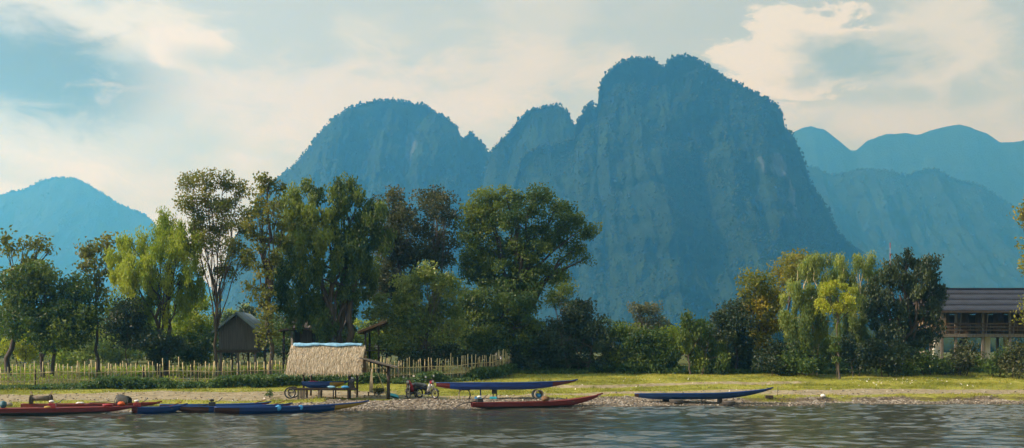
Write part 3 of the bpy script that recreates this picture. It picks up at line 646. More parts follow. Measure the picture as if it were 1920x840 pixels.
tree('russet_tree', 'open russet-tinged tree with visible twigs against the blue mountain', 'tree', (812, 84),
     [(815, 358, 24, 14), (795, 378, 24, 18), (838, 382, 22, 18), (812, 402, 34, 22), (845, 415, 18, 22), (790, 425, 26, 24), (825, 440, 30, 26), (850, 455, 14, 20), (805, 475, 30, 26), (840, 490, 22, 26)], 'brown', dens=0.6, trunk_r=0.17, size=0.26, wid=0.15, bark=BARK_PALE, trunk_top=(815, 400))
tree('wide_tree', 'wide spreading dark tree whose right branches reach out over the bushes', 'tree', (965, 83),
     [(912, 382, 36, 22, None, 0.4), (950, 372, 40, 20, None, 0.3), (1000, 366, 42, 16), (1040, 385, 30, 18), (880, 415, 28, 30, None, 0.5), (925, 415, 42, 32, None, 0.35), (970, 410, 46, 32), (1060, 412, 34, 22), (1090, 432, 24, 20), (1080, 462, 24, 16), (1040, 440, 36, 26), (890, 460, 34, 36, None, 0.2), (940, 465, 48, 36), (1000, 460, 40, 32), (985, 505, 50, 34), (1030, 515, 38, 28), (920, 510, 48, 36), (1100, 485, 10, 8), (960, 545, 50, 30), (880, 510, 30, 34), (1060, 485, 14, 10)], 'dark', dens=1.0, trunk_r=0.34, stems=[(-0.3, 0), (0.35, 0.1)], size=0.27, wid=0.15, fork=0.36, trunk_top=(985, 430))
tree('glossy_tree', 'bright round tree with glossy sunlit leaves beside the thatched shelter', 'tree', (800, 75),
     [(800, 515, 36, 18), (770, 535, 36, 26), (825, 535, 34, 26), (735, 565, 34, 26), (785, 570, 44, 32), (835, 570, 32, 34), (715, 600, 26, 28), (755, 610, 40, 32), (810, 610, 42, 32), (848, 605, 20, 32), (735, 640, 34, 24), (780, 645, 40, 20), (825, 645, 30, 20)], 'glossy', dens=1.0, size=0.27, wid=0.14, trunk_r=0.15, bark=BARK_PALE, stems=[(0, 0), (0.25, 0.1), (-0.15, 0.1)], fork=0.35)
tree('dark_tree', 'dense dark green tree filling the gap under the wide tree', 'tree', (893, 79),
     [(890, 560, 34, 26), (920, 585, 36, 30), (875, 600, 32, 34), (905, 630, 42, 34), (935, 640, 32, 34), (875, 650, 28, 28), (965, 570, 34, 26), (985, 610, 30, 40), (990, 655, 30, 30)], 'dark', dens=1.25, trunk_r=0.2)
tree('sapling_tree', 'small light green sapling standing at the end of the bamboo fence', 'tree', (947, 79.5),
     [(952, 582, 14, 12), (940, 600, 22, 14), (965, 600, 14, 12), (930, 615, 18, 12), (955, 622, 24, 14), (945, 642, 28, 14), (972, 640, 16, 10), (980, 655, 14, 6)], 'bright', dens=0.85, trunk_r=0.05, size=0.22, wid=0.13, depth=0.4)
tree('dark_bush', 'big dark purplish bush right of the fence end', 'bush', (1085, 79),
     [(1085, 585, 32, 22), (1060, 610, 40, 28), (1110, 612, 32, 28), (1040, 645, 42, 32), (1090, 650, 46, 32), (1130, 650, 22, 32), (1020, 675, 34, 18), (1075, 682, 48, 14), (1125, 682, 26, 14), (1015, 630, 22, 30)], 'deep', dens=1.2, trunk_r=0.09, stems=[(-0.6, 0), (0, 0.2), (0.6, 0)])
tree('feathery_bush', 'small feathery spray of leaves poking out above the big purplish bush', 'bush', (1052, 80),
     [(1048, 545, 20, 14), (1065, 540, 12, 8), (1035, 560, 22, 16), (1060, 565, 16, 12)], 'dark', dens=0.7, trunk_r=0.07, size=0.34, wid=0.09)
tree('dark_bush', 'dark rounded bush between the purplish bush and the sunlit yellow shrub', 'bush', (1190, 79),
     [(1155, 635, 26, 22), (1190, 632, 32, 26), (1225, 640, 26, 26), (1150, 665, 26, 22), (1190, 668, 40, 24), (1235, 672, 28, 20)], 'dark', dens=1.2, trunk_r=0.07, stems=[(-0.5, 0), (0.5, 0)])
tree('hazed_tree', 'round-topped tree behind the low bushes in the gap, greyed by haze in its leaf colour', 'tree', (1212, 100),
     [(1195, 582, 16, 12), (1220, 580, 22, 14), (1205, 602, 32, 16), (1238, 606, 20, 14), (1210, 622, 34, 14)], 'grey', dens=0.9, trunk_r=0.12, size=0.3, wid=0.17)  # grey leaf colour has distance haze painted in
tree('far_tree', 'hazy blue-green tree far behind the bushes left of the grey tree', 'tree', (1150, 230),
     [(1140, 602, 16, 10), (1165, 608, 14, 10), (1150, 620, 26, 14)], 'dark', dens=0.35, trunk_r=0.25, size=0.6, wid=0.4)
tree('yellow_shrub', 'sunlit yellow-green shrub glowing in the gap between dark bushes', 'shrub', (1272, 86),
     [(1278, 628, 16, 14), (1262, 645, 18, 14), (1250, 652, 12, 12), (1295, 640, 12, 14), (1160, 618, 16, 8), (1250, 622, 12, 8)], 'yellow', dens=0.8, trunk_r=0.05)
tree('dark_bush', 'vine-covered dark bush left of the slim dark tree in the right clump', 'bush', (1305, 77.5),
     [(1305, 600, 26, 16), (1320, 625, 32, 24), (1290, 630, 22, 24), (1275, 665, 32, 22), (1320, 662, 40, 26), (1355, 670, 26, 20)], 'dark', dens=1.2, trunk_r=0.08, stems=[(-0.4, 0), (0.4, 0)], weep=0.3)
tree('dark_tree', 'dark tree with lumpy top at the left end of the right clump', 'tree', (1380, 79),
     [(1370, 578, 24, 16), (1395, 575, 20, 18), (1355, 600, 18, 18), (1385, 605, 32, 24), (1370, 635, 36, 24), (1400, 640, 26, 30), (1380, 670, 40, 20), (1415, 672, 30, 22)], 'deep', dens=1.15, trunk_r=0.13)
tree('gold_tree', 'golden-green tree with large-leaved dark top left of the bamboo', 'tree', (1440, 80),
     [(1408, 530, 22, 16, None, -0.5), (1435, 535, 24, 18, None, -0.4), (1400, 555, 18, 16, None, -0.3), (1455, 555, 26, 22, None, 0.1), (1425, 575, 34, 24, None, 0.3), (1415, 605, 28, 26, None, 0.3), (1450, 605, 32, 28), (1430, 640, 36, 26, None, 0.2), (1450, 668, 34, 20, None, -0.3)], 'gold', dens=0.95, trunk_r=0.16, size=0.29, wid=0.17)
tree('umbrella_tree', 'brownish flat-topped tree peeping above the bamboo', 'tree', (1478, 88),
     [(1475, 490, 26, 10), (1500, 482, 20, 10), (1460, 505, 20, 10), (1490, 505, 32, 14), (1480, 525, 30, 14)], 'gold', dens=0.9, trunk_r=0.15, trunk_top=(1480, 500))
tree('bamboo_clump', 'tall feathery pale green bamboo clump with arching plumes', 'bamboo', (1520, 77),
     [(1528, 485, 17, 20, None, 0.2), (1512, 510, 22, 24, None, 0.2), (1545, 478, 14, 12), (1490, 545, 24, 32, None, 0.3), (1520, 545, 28, 34), (1480, 590, 24, 32, None, 0.2), (1510, 595, 32, 34), (1555, 520, 22, 30), (1545, 600, 30, 40), (1495, 640, 36, 30, None, -0.2), (1545, 650, 40, 28, None, -0.2)], 'feather', dens=1.05, weep=0.9, size=0.26, wid=0.08, trunk_r=0.06, stems=[(-0.5, 0), (-0.25, 0.2), (0, -0.2), (0.2, 0.2), (0.45, 0), (0.1, 0.4)], bark=BAMBOO, trunk_top=(1525, 500), spray=0.32)
tree('bamboo_clump', 'darker bamboo clump behind the yellow lollipop tree with curling tips', 'bamboo', (1600, 82),
     [(1580, 488, 20, 14), (1608, 490, 18, 14), (1630, 478, 10, 12), (1632, 505, 14, 22, None, 0.3), (1590, 520, 30, 26), (1620, 545, 26, 36), (1600, 590, 40, 40, None, -0.2), (1610, 640, 45, 35, None, -0.3)], 'feather', dens=1.0, weep=0.8, size=0.27, wid=0.08, trunk_r=0.06, stems=[(-0.4, 0), (0, 0.2), (0.4, 0), (0.1, 0.4)], bark=BAMBOO, trunk_top=(1605, 500), spray=0.34)
tree('lollipop_tree', 'young tree with round bright yellow crown on a thin pale trunk', 'tree', (1575, 73.5),
     [(1568, 540, 28, 18, 0, 0.1), (1552, 560, 20, 18, 0.2), (1584, 558, 22, 20, -0.2), (1568, 575, 30, 16, 0.3), (1598, 580, 10, 10, 0), (1545, 580, 10, 8, 0)], 'yellow', dens=0.95, size=0.2, wid=0.10, trunk_r=0.075, bark=BARK_PALE, spray=0.26, fork=0.8, trunk_top=(1568, 590), depth=0.3)
tree('creeper_bush', 'leafy creeper bunched round the foot of the yellow lollipop tree', 'bush', (1569, 73.0),
     [(1566, 640, 7, 8, 0), (1566, 658, 9, 14, 0), (1570, 672, 8, 10, 0)], 'mid', dens=1.1, size=0.2, wid=0.12, trunk_r=0.03, twigs=False, spray=0.14)
tree('shade_tree', 'large dark leaning tree touching the left end of the big stilt house', 'tree', (1690, 79),
     [(1700, 488, 34, 14, None, -0.1), (1740, 495, 30, 18, None, -0.2), (1665, 505, 26, 20, None, 0.7), (1690, 515, 28, 26, None, 0.8), (1725, 525, 32, 26, None, 0.5), (1655, 545, 30, 34, None, 0.3), (1745, 535, 26, 26), (1700, 560, 45, 36), (1660, 590, 36, 40), (1755, 575, 20, 24), (1715, 605, 42, 36), (1670, 640, 42, 34), (1720, 640, 28, 26), (1762, 612, 10, 12)], 'deep', dens=1.15, trunk_r=0.26, stems=[(-0.2, 0), (0.5, 0.2)], weep=0.3, size=0.27, wid=0.14, fork=0.3)
tree('edge_tree', 'tree mostly outside the right edge with a few leafy twigs in view', 'tree', (1975, 66),
     [(1914, 392, 12, 9), (1928, 410, 12, 14), (1975, 400, 45, 40), (1922, 465, 6, 12), (1995, 480, 60, 60), (1922, 505, 6, 8), (1917, 595, 8, 8), (1940, 580, 18, 26), (2000, 560, 50, 50)], 'gold', dens=0.7, trunk_r=0.2, size=0.27, wid=0.16, floor=True)
# --- sunlit undergrowth behind the fence and in front of the houses
US = 'undergrowth bushes'
for (nm, lab, b, c, lf, dn, kw) in [
    ('sunlit_bush', 'yellow-green sunlit bush low behind the far left of the fence', (38, 84), [(25, 640, 30, 20), (60, 650, 30, 20), (30, 668, 40, 14)], 'yellow', 0.8, {}),
    ('sunlit_bush', 'bright bush beneath the dark broad tree beside the distant blue roof', (120, 92), [(105, 645, 26, 22), (140, 655, 28, 18), (125, 672, 34, 12)], 'bright', 0.9, {}),
    ('pale_bush', 'pale leafy bush right of the slender straight trunk behind the fence', (165, 86), [(150, 630, 22, 16), (160, 655, 28, 20), (150, 670, 30, 14)], 'feather', 0.9, {}),
    ('yellow_bush', 'yellow tree-bush glowing between the slender trunk and the draped tree', (160, 100), [(150, 610, 24, 14), (170, 622, 22, 12)], 'yellow', 0.8, {}),
    ('pale_bush', 'small pale bush left of the draped tree\'s dark base', (215, 88), [(205, 650, 26, 22), (225, 668, 28, 14), (200, 672, 22, 12)], 'feather', 0.9, {}),
    ('dark_bush', 'dark leafy bush hugging the draped tree\'s trunk base', (300, 71.2), [(290, 640, 28, 28), (312, 655, 26, 26), (295, 672, 34, 14)], 'deep', 1.1, {}),
    ('bright_bush', 'tall yellow-green bush between the draped tree and airy tree', (352, 78), [(355, 565, 26, 22), (345, 595, 30, 24), (370, 600, 28, 26), (350, 625, 32, 20), (380, 570, 18, 18)], 'bright', 1.0, {}),
    ('dark_bush', 'dark bush below the tall yellow-green bush near the airy trunk', (368, 75), [(350, 650, 30, 20), (378, 645, 26, 26), (365, 670, 34, 14)], 'dark', 1.1, {}),
    ('pale_bush', 'thin pale bush behind the gabled hut\'s right corner', (545, 84), [(530, 640, 20, 22), (550, 655, 20, 18), (528, 615, 14, 12)], 'mid', 0.8, {}),
    ('spiky_bush', 'spiky round bush behind the thatch ridge right of the huge trunks', (654, 76), [(652, 630, 16, 12), (655, 645, 20, 12), (660, 660, 22, 14)], 'mid', 0.9, dict(size=0.45, wid=0.09)),
    ('bright_bush', 'sunlit bush behind the lean-to posts', (690, 84), [(690, 655, 20, 14), (705, 640, 16, 16), (680, 670, 26, 12)], 'bright', 0.9, {}),
    ('hazy_bush', 'misty pale bush seen far left under the crowns', (60, 130), [(20, 615, 34, 20), (70, 620, 34, 20), (110, 612, 30, 20), (50, 645, 60, 14)], 'feather', 0.5, dict(size=0.4, wid=0.24)),
    ('hazy_bush', 'misty pale bush glimpsed behind the draped tree', (270, 130), [(230, 600, 36, 26), (285, 610, 36, 24), (260, 640, 50, 16)], 'feather', 0.5, dict(size=0.4, wid=0.24)),
    ('hazy_bush', 'misty pale bush far behind the gabled hut', (450, 135), [(410, 600, 30, 20), (460, 590, 34, 18), (500, 610, 34, 20), (540, 620, 30, 16), (455, 640, 60, 14)], 'feather', 0.5, dict(size=0.4, wid=0.24)),
    ('house_bush', 'round green bush right of the shade tree below the stilt house', (1740, 77), [(1725, 676, 26, 16), (1752, 684, 26, 11), (1700, 685, 26, 14)], 'dark', 1.1, {}),
    ('house_bush', 'tall reddish-green bush in front of the stilt house middle posts', (1808, 77), [(1812, 652, 17, 14), (1802, 670, 24, 16), (1828, 674, 22, 14), (1790, 686, 28, 11)], 'brown', 1.0, {}),
    ('house_bush', 'leafy yellowish bush under the stilt house\'s pale pillars', (1868, 75.5), [(1882, 672, 16, 14), (1856, 684, 22, 11), (1885, 684, 26, 11)], 'mid', 1.0, dict(size=0.34, wid=0.12)),
    ('house_bush', 'dark round bush at the right edge below the stilt house', (1905, 74.5), [(1900, 675, 24, 18), (1925, 668, 28, 22), (1910, 690, 30, 10)], 'brown', 1.1, {}),
]:
    tree(nm, lab, 'bush', b, c, lf, dens=dn, trunk_r=0.05, stems=[(-0.2, 0), (0.2, 0.1)], **kw)

HB = 'bushes of the back hedge'
_hedge = [(-10, 104, 'mid', 'far left'), (45, 98, 'dark', 'below the dark broad tree'), (100, 108, 'bright', 'left of the distant blue roof'), (200, 104, 'mid', 'right of the distant blue roof'), (250, 96, 'dark', 'left of the draped tree trunk'), (305, 106, 'bright', 'right behind the draped tree trunk'), (345, 98, 'deep', 'left of the airy tree trunk'), (395, 105, 'dark', 'behind the airy tree trunk'), (450, 100, 'deep', 'under the gabled hut'), (505, 106, 'mid', 'behind the ivy-clad trunk'), (560, 99, 'deep', 'under the dark timber house'), (615, 104, 'dark', 'behind the twin thick trunks'), (668, 108, 'bright', 'behind the garden shelter'), (725, 98, 'deep', 'behind the left of the glossy tree'), (780, 102, 'dark', 'behind the glossy tree trunk'), (840, 98, 'deep', 'right of the glossy tree'), (1045, 92, 'deep', 'behind the purplish bush'), (1250, 98, 'mid', 'behind the yellow-green shrub'), (1345, 94, 'deep', 'left of the golden tree')]
for (px, D_, lf, where) in _hedge:
    h = random.uniform(38, 70) if px < 900 else random.uniform(22, 34); tree('hedge_bush', 'hedge bush at the back of the garden, ' + where, 'bush', (px, D_), [(px - 18, 655 - h * 0.75, 20, 14), (px + 14, 655 - h, 22, 15), (px - 4, 655 - h * 0.55, 30, 18), (px + 24, 655 - h * 0.4, 20, 18), (px - 26, 655 - h * 0.3, 20, 16), (px + 4, 655 - h * 0.2, 30, 15), (px - 24, 655 + 2, 20, 12), (px + 8, 655 + 4, 26, 11)], lf, dens=0.8, size=0.32, wid=0.19, trunk_r=0.05, stems=[(-0.3, 0), (0.3, 0)], group=HB)
for (nm, lab, b, c, lf) in [
    ('shade_bush', 'dark low bush filling the foot of the golden tree', (1455, 76.5), [(1440, 662, 26, 20), (1468, 668, 26, 18), (1450, 682, 36, 12)], 'deep'),
    ('shade_bush', 'blue-green low bush at the foot of the pale bamboo', (1505, 75.5), [(1490, 668, 24, 16), (1520, 665, 26, 20), (1505, 684, 36, 12)], 'dark'),
    ('shade_bush', 'dark low bush right of the lollipop tree trunk', (1605, 76), [(1595, 655, 26, 24), (1622, 660, 26, 24), (1605, 682, 40, 12)], 'deep'),
    ('shade_bush', 'dark low bush under the left side of the shade tree', (1660, 75.5), [(1650, 660, 28, 22), (1680, 668, 26, 18), (1662, 684, 38, 11)], 'deep'),
    ('shade_bush', 'dark low bush under the glossy tree behind the fence', (815, 74), [(800, 665, 26, 14), (835, 662, 24, 16), (770, 672, 22, 10)], 'deep'),
    ('shade_bush', 'dark bush at the very end of the bamboo fence', (990, 79), [(975, 668, 24, 18), (1000, 672, 26, 18), (985, 688, 36, 9)], 'deep'),
    ('shade_bush', 'dark bush under the dense tree behind the fence', (880, 77), [(870, 668, 24, 18), (900, 672, 28, 16)], 'deep'),
]:
    tree(nm, lab, 'bush', b, c, lf, dens=1.2, trunk_r=0.05, stems=[(-0.2, 0), (0.2, 0.1)])
#OBJECTS
# ------------------------------------------------------------------ bamboo fence
def bamboo_fence():
    knots = [(-60, 728), (0, 728), (200, 726), (400, 723), (540, 720), (690, 717), (800, 714), (870, 711), (925, 706), (950, 701), (966, 696)]
    pts = np.array([GP(*k) for k in knots]); root = empty('bamboo_fence', pts[4], 'long uneven bamboo picket fence along the riverbank garden', 'fence'); o0 = pts[4]
    seg = np.linalg.norm(np.diff(pts[:, :2], axis=0), axis=1); cum = np.concatenate([[0], np.cumsum(seg)])
    def at(s):
        x = np.interp(s, cum, pts[:, 0]); y = np.interp(s, cum, pts[:, 1]); return np.array([x, y, float(gh(x, y))])
    def head(s): return np.interp(s / cum[-1], [0, 0.3, 0.6, 0.72, 0.9, 0.97, 1.0], [1.36, 1.42, 1.42, 1.46, 1.62, 1.6, 1.45])
    # shared picket meshes: a bamboo cane with a slanted cut and node rings
    var = []
    for k in range(7):
        mb = MB(); r = 0.028 + 0.004 * (k % 3); hs = [0, 0.24, 0.25, 0.26, 0.49, 0.5, 0.51, 0.74, 0.75, 0.76, 1.0]
        bend = (k - 3) * 0.006
        mb.tube([(bend * math.sin(h * 3.1), 0, h) for h in hs], [r * (1.28 if i in (2, 5, 8) else 1.0) * (1 - 0.18 * hs[i]) for i in range(len(hs))], 6)
        var.append(mb.mesh('picket', True)); var[-1].materials.append(BAMBOO)
    s = 0.05
    while s < cum[-1]:
        p = at(s) - o0; h = head(s) * random.uniform(0.86, 1.10) * (1.13 if random.random() < 0.08 else 1)
        o = link('picket', random.choice(var), None, root, (p[0], p[1] + random.uniform(-0.01, 0.01), p[2] - 0.08), (random.gauss(0, 0.02), random.gauss(0, 0.045), random.uniform(0, 6.28)))
        o.scale = (1, 1, h + 0.08)
        if random.random() > 0.035: s += random.uniform(0.15, 0.25)
        else: s += random.uniform(0.3, 0.42)
    for frac, thick in ((0.62, 0.022), (0.30, 0.018)):
        a = 0.0
        while a < cum[-1] - 0.5:
            b = min(a + random.uniform(4.2, 5.4), cum[-1]); mb = MB()
            mb.tube([at(t) - o0 + np.array([0, -0.045 - 0.01 * (frac < 0.5), head(t) * frac + 0.02 * math.sin(t * 1.7)]) for t in np.linspace(a, b, 8)], thick, 6)
            mb.build('rail', BAMBOO, root, True); a = b - 0.15
    t = 0.6
    while t < cum[-1]:
        p = at(t) - o0; mb = MB(); mb.tube([(p[0], p[1] + 0.06, p[2] - 0.1), (p[0] + random.uniform(-.03, .03), p[1] + 0.06, p[2] + head(t) * 0.78)], [0.055, 0.045], 7)
        mb.build('post', WOOD_DARK, root, True); t += random.uniform(2.6, 3.4)
    return at, cum[-1]
fence_at, fence_len = bamboo_fence()

# ------------------------------------------------------------------ houses
def plank_wall(root, p0, p1, z0, z1f, mat, w=0.16, th=0.03, gap=0.012, name='plank', out=(0, -1)):
    """upright boards from p0 to p1 (xy), z1f(t) gives the top"""
    p0, p1 = Vector(p0), Vector(p1); L = (p1 - p0).length; n = max(1, int(L / w)); d = (p1 - p0) / n; a = math.atan2(d.y, d.x); k = 0
    for i in range(n):
        c = p0 + d * (i + 0.5); t = (i + 0.5) / n; h = z1f(t) - z0 + random.uniform(-0.02, 0.01); off = random.uniform(0, 0.012)
        mb = MB(); mb.box((c.x + out[0] * off, c.y + out[1] * off, z0 + h / 2), (d.length - gap, th, h), (0, 0, a)); mb.build(name, mat, root)
def corrugated(w, l, n=20, amp=0.02, th=0.008):
    """a sheet w wide (x) and l long (y) with waves across x"""
    rows = []
    for z in (0, th):
        pass
    v = []; xs_ = np.linspace(-w / 2, w / 2, n * 4 + 1)
    mb = MB()
    top0 = [(x, 0, amp * math.sin(x / w * n * 2 * math.pi) + th) for x in xs_]; top1 = [(x, l, z) for x, _, z in top0]
    bot0 = [(x, 0, z - th) for x, _, z in top0]; bot1 = [(x, l, z) for x, _, z in bot0]
    mb.loft([bot1, bot0, top0, top1, bot1]); return mb

def gabled_hut():
    D = 73.0; g = G(447, D); r = empty('gabled_hut', g, 'small dark plank hut on stilts with a steep blue-green tin gable', 'hut'); s = D / F
    def L(px, py, dy=0.0): q = P(px, py, D); return Vector((q[0] - g[0], dy, q[2] - g[2]))
    x0, x1 = L(411, 0).x, L(481, 0).x; zf = L(0, 655).z; ze = L(0, 614).z; za = L(0, 586).z; xm = L(446, 0).x; dep = 3.0
    plank_wall(r, (x0, 0), (x1, 0), zf, lambda t: ze + (za - ze) * (1 - abs(t - (xm - x0) / (x1 - x0)) / max((xm - x0), (x1 - xm)) * (x1 - x0)) - 0.08, WOOD_TEAL, 0.15)
    plank_wall(r, (x1, 0.02), (x1, dep), zf, lambda t: ze - 0.02, WOOD_TEAL, 0.2, out=(1, 0)); plank_wall(r, (x0, 0.02), (x0, dep), zf, lambda t: ze - 0.02, WOOD_TEAL, 0.2, out=(-1, 0))
    plank_wall(r, (x0, dep), (x1, dep), zf, lambda t: ze, WOOD_TEAL, 0.3, out=(0, 1))
    MB().box(((x0 + x1) / 2, dep / 2, zf - 0.07), (x1 - x0 + 0.3, dep + 0.3, 0.1)).build('floor', WOOD_DARK, r)
    MB().beam((x0 - 0.25, -0.08, zf - 0.16), (x1 + 0.25, -0.08, zf - 0.16), 0.09, 0.12).build('beam', WOOD_DARK, r)
    for x in (x0 + 0.1, xm, x1 - 0.1):
        for y in (0.05, dep - 0.1): MB().box((x, y, (zf - 0.12) / 2 - 0.1), (0.14, 0.14, zf - 0.1 + 0.2)).build('stilt', WOOD_GREY, r)
    ov = 0.38
    for sgn in (-1, 1):
        xe = (x0 if sgn < 0 else x1); run = abs(xm - xe) + ov; slope = (za - ze) / abs(xm - xe); ln = math.hypot(run, run * slope); ang = math.atan(slope)
        # each slope: three tin sheets side by side along the depth
        rf = None
        for k in range(3):
            mb = corrugated((dep + 0.8) / 3 + 0.03, ln, 8, 0.018); M = Matrix.Translation((xm, -0.4 + (k + 0.5) * (dep + 0.8) / 3, za + 0.03 + 0.012 * (k % 2))) @ Matrix.Rotation(math.radians(90) * -sgn, 4, 'Z') @ Matrix.Rotation(-ang, 4, 'X')
            mb.v = [tuple(M @ Vector(p)) for p in mb.v]; mb.build('roof_sheet', TIN_BLUE, r, True)
        e0 = Vector((xm, -0.43, za - 0.05)); e1 = Vector((xm + sgn * run, -0.43, za - 0.05 - run * slope)); MB().beam(e0, e1, 0.04, 0.14).build('bargeboard', TIN_BLUE, r)
gabled_hut()

def dark_house():
    D = 79.0; g = G(600, D); r = empty('dark_house', g, 'dark timber stilt house half hidden behind the huge tree', 'house'); s = D / F
    def X(px): return (px - CX) * s - g[0]
    def Z(py): return CZ + (HY - py) * s - g[2]
    x0, x1 = X(553), X(640); zf, ze, zt = Z(656), Z(617), Z(580); dep = 5.0
    # roof slope facing the river, of dark thatch battens
    mb = MB(); mb.loft([[(x0 - 0.3, -1.0, ze - 0.06), (x1 + 0.3, -1.0, ze - 0.06)], [(x0 - 0.3, -1.0, ze + 0.05), (x1 + 0.3, -1.0, ze + 0.05)], [(x0 + 0.1, dep / 2, zt - 0.25), (x1 - 0.1, dep / 2, zt - 0.25)], [(x0 - 0.3, dep + 1, ze + 0.05), (x1 + 0.3, dep + 1, ze + 0.05)], [(x0 - 0.3, dep + 1, ze - 0.06), (x1 + 0.3, dep + 1, ze - 0.06)], [(x0 + 0.1, dep / 2, zt - 0.4), (x1 - 0.1, dep / 2, zt - 0.4)], [(x0 - 0.3, -1.0, ze - 0.06), (x1 + 0.3, -1.0, ze - 0.06)]])
    rf = mb.build('roof', WOOD_DARK, r)
    n = 26
    for i in range(n):
        x = x0 - 0.2 + (x1 - x0 + 0.4) * i / (n - 1); t = random.uniform(0.85, 0.97); MB().beam((x, -1.03, ze + 0.06), (x + random.uniform(-.03, .03), -1.0 + (dep / 2 + 1) * t, ze + 0.07 + (zt - 0.3 - ze) * t), 0.11, 0.03).build('roof_strip', WOOD_DARK if i % 3 else WOOD_GREY, r)
    plank_wall(r, (x0, 0), (X(561), 0), zf, lambda t: ze, WOOD_DARK, 0.2); plank_wall(r, (X(586), 0), (x1, 0), zf, lambda t: ze, WOOD_DARK, 0.2)
    dr = MB().box(((X(561) + X(586)) / 2, 0.0, (zf + ze - 0.15) / 2), (X(586) - X(561) - 0.05, 0.05, ze - 0.15 - zf)).build('door', WOOD_GREY, r); MB().box((X(583), -0.05, (zf + ze) / 2 - 0.1), (0.03, 0.05, 0.14)).build('handle', METAL_DARK, dr)
    for i in (0, 1): MB().box(((X(561) if i == 0 else X(586)), -0.04, (zf + ze) / 2), (0.1, 0.06, ze - zf)).build('door_frame', WOOD_DARK, r)
    plank_wall(r, (x0, 0.03), (x0, dep), zf, lambda t: ze, WOOD_DARK, 0.4, out=(-1, 0)); plank_wall(r, (x1, 0.03), (x1, dep), zf, lambda t: ze, WOOD_DARK, 0.4, out=(1, 0)); plank_wall(r, (x0, dep), (x1, dep), zf, lambda t: ze, WOOD_DARK, 0.5, out=(0, 1))
    MB().box(((x0 + x1) / 2, dep / 2 - 0.4, zf - 0.08), (x1 - x0 + 0.4, dep + 0.9, 0.12)).build('floor', WOOD_DARK, r)
    for x in (x0, (x0 + x1) / 2, x1):
        for y in (-0.6, dep - 0.2): MB().box((x, y, (zf - 0.14) / 2 - 0.1), (0.16, 0.16, zf - 0.14 + 0.2)).build('stilt', WOOD_DARK, r)
    # little porch roof on the left with its posts
    mb = MB(); mb.loft([[(X(520), -0.4, Z(622)), (X(520), 2.2, Z(622))], [(X(556), -0.4, Z(616)), (X(556), 2.2, Z(616))]]); mb.loft([[(X(556), -0.4, Z(613)), (X(556), 2.2, Z(613))], [(X(520), -0.4, Z(619)), (X(520), 2.2, Z(619))]]); mb.loft([[(X(520), -0.4, Z(622)), (X(556), -0.4, Z(616))], [(X(520), -0.4, Z(619)), (X(556), -0.4, Z(613))]])
    mb.build('porch_roof', WOOD_DARK, r)
    for px in (532, 538): MB().box((X(px), 0.0 if px == 532 else 1.8, Z(620) / 2 - 0.1), (0.14, 0.14, Z(620) + 0.2)).build('porch_post', WOOD_DARK if px == 532 else CONCRETE, r)
dark_house()

def garden_shelter():
    D = 74.0; g = G(700, D); r = empty('garden_shelter', g, 'open garden shelter with a ragged thatched roof left of the glossy tree', 'shelter'); s = D / F
    def X(px): return (px - CX) * s - g[0]
    def Z(py): return CZ + (HY - py) * s - g[2]
    mb = MB(); t = 0.16
    mb.loft([[(X(672), y, Z(626)), (X(724), y, Z(606))] for y in (-0.5, 2.6)]); mb.loft([[(X(672), y, Z(626) + t), (X(724), y, Z(606) + t)] for y in (2.6, -0.5)])
    mb.loft([[(X(672), -0.5, Z(626)), (X(672), -0.5, Z(626) + t)], [(X(724), -0.5, Z(606)), (X(724), -0.5, Z(606) + t)]]); mb.loft([[(X(672), 2.6, Z(626)), (X(672), 2.6, Z(626) + t)], [(X(672), -0.5, Z(626)), (X(672), -0.5, Z(626) + t)]])
    mb.build('roof', CANVAS, r)
    n = 130; L_ = []
    for i in range(n):
        x = random.random(); y = random.uniform(-0.5, 2.6); p = Vector((X(672) + (X(724) - X(672)) * x, y, Z(626) + (Z(606) - Z(626)) * x + t)); L_.append(p)
    v, f = leaf_arrays(np.array(L_), 0.6, 0.05, 0.1); o = link('straw', np_mesh('straw', v, f, False, None, {'tint': rng.random(len(f))}), STRAW, r); tag(o, kind='stuff')
    for px, y in ((685, 0), (710, 0), (685, 2.2), (718, 2.2)):
        z1 = Z(626 - (px - 672) * 0.38); MB().tube([(X(px), y, -0.15), (X(px), y, z1)], 0.075, 7).build('post', WOOD_DARK, r, True)
    MB().box((X(702), 1.1, Z(657)), (X(735) - X(682), 2.3, 0.08)).build('deck', WOOD_DARK, r)
    for py in (652, 647): MB().beam((X(682), -0.1, Z(py)), (X(735), -0.1, Z(py)), 0.05).build('rail', WOOD_DARK, r)
    MB().box((X(706), 0.3, Z(653) + 0.1), (0.35, 0.3, 0.3), (0, 0.5, 0.2)).build('hanging_cloth', PLASTIC_WHITE, r)

# straw for the thatch
def straw_material():
    m, nt, out = material('straw'); col = N_ramp(nt, N_attr(nt, 'tint'), [(0, (0.24, 0.19, 0.115)), (0.5, (0.47, 0.40, 0.28)), (1, (0.66, 0.59, 0.45))])
    principled(nt, out, col, 0.8, 0, None, 0.25); return m
STRAW = straw_material()
garden_shelter()

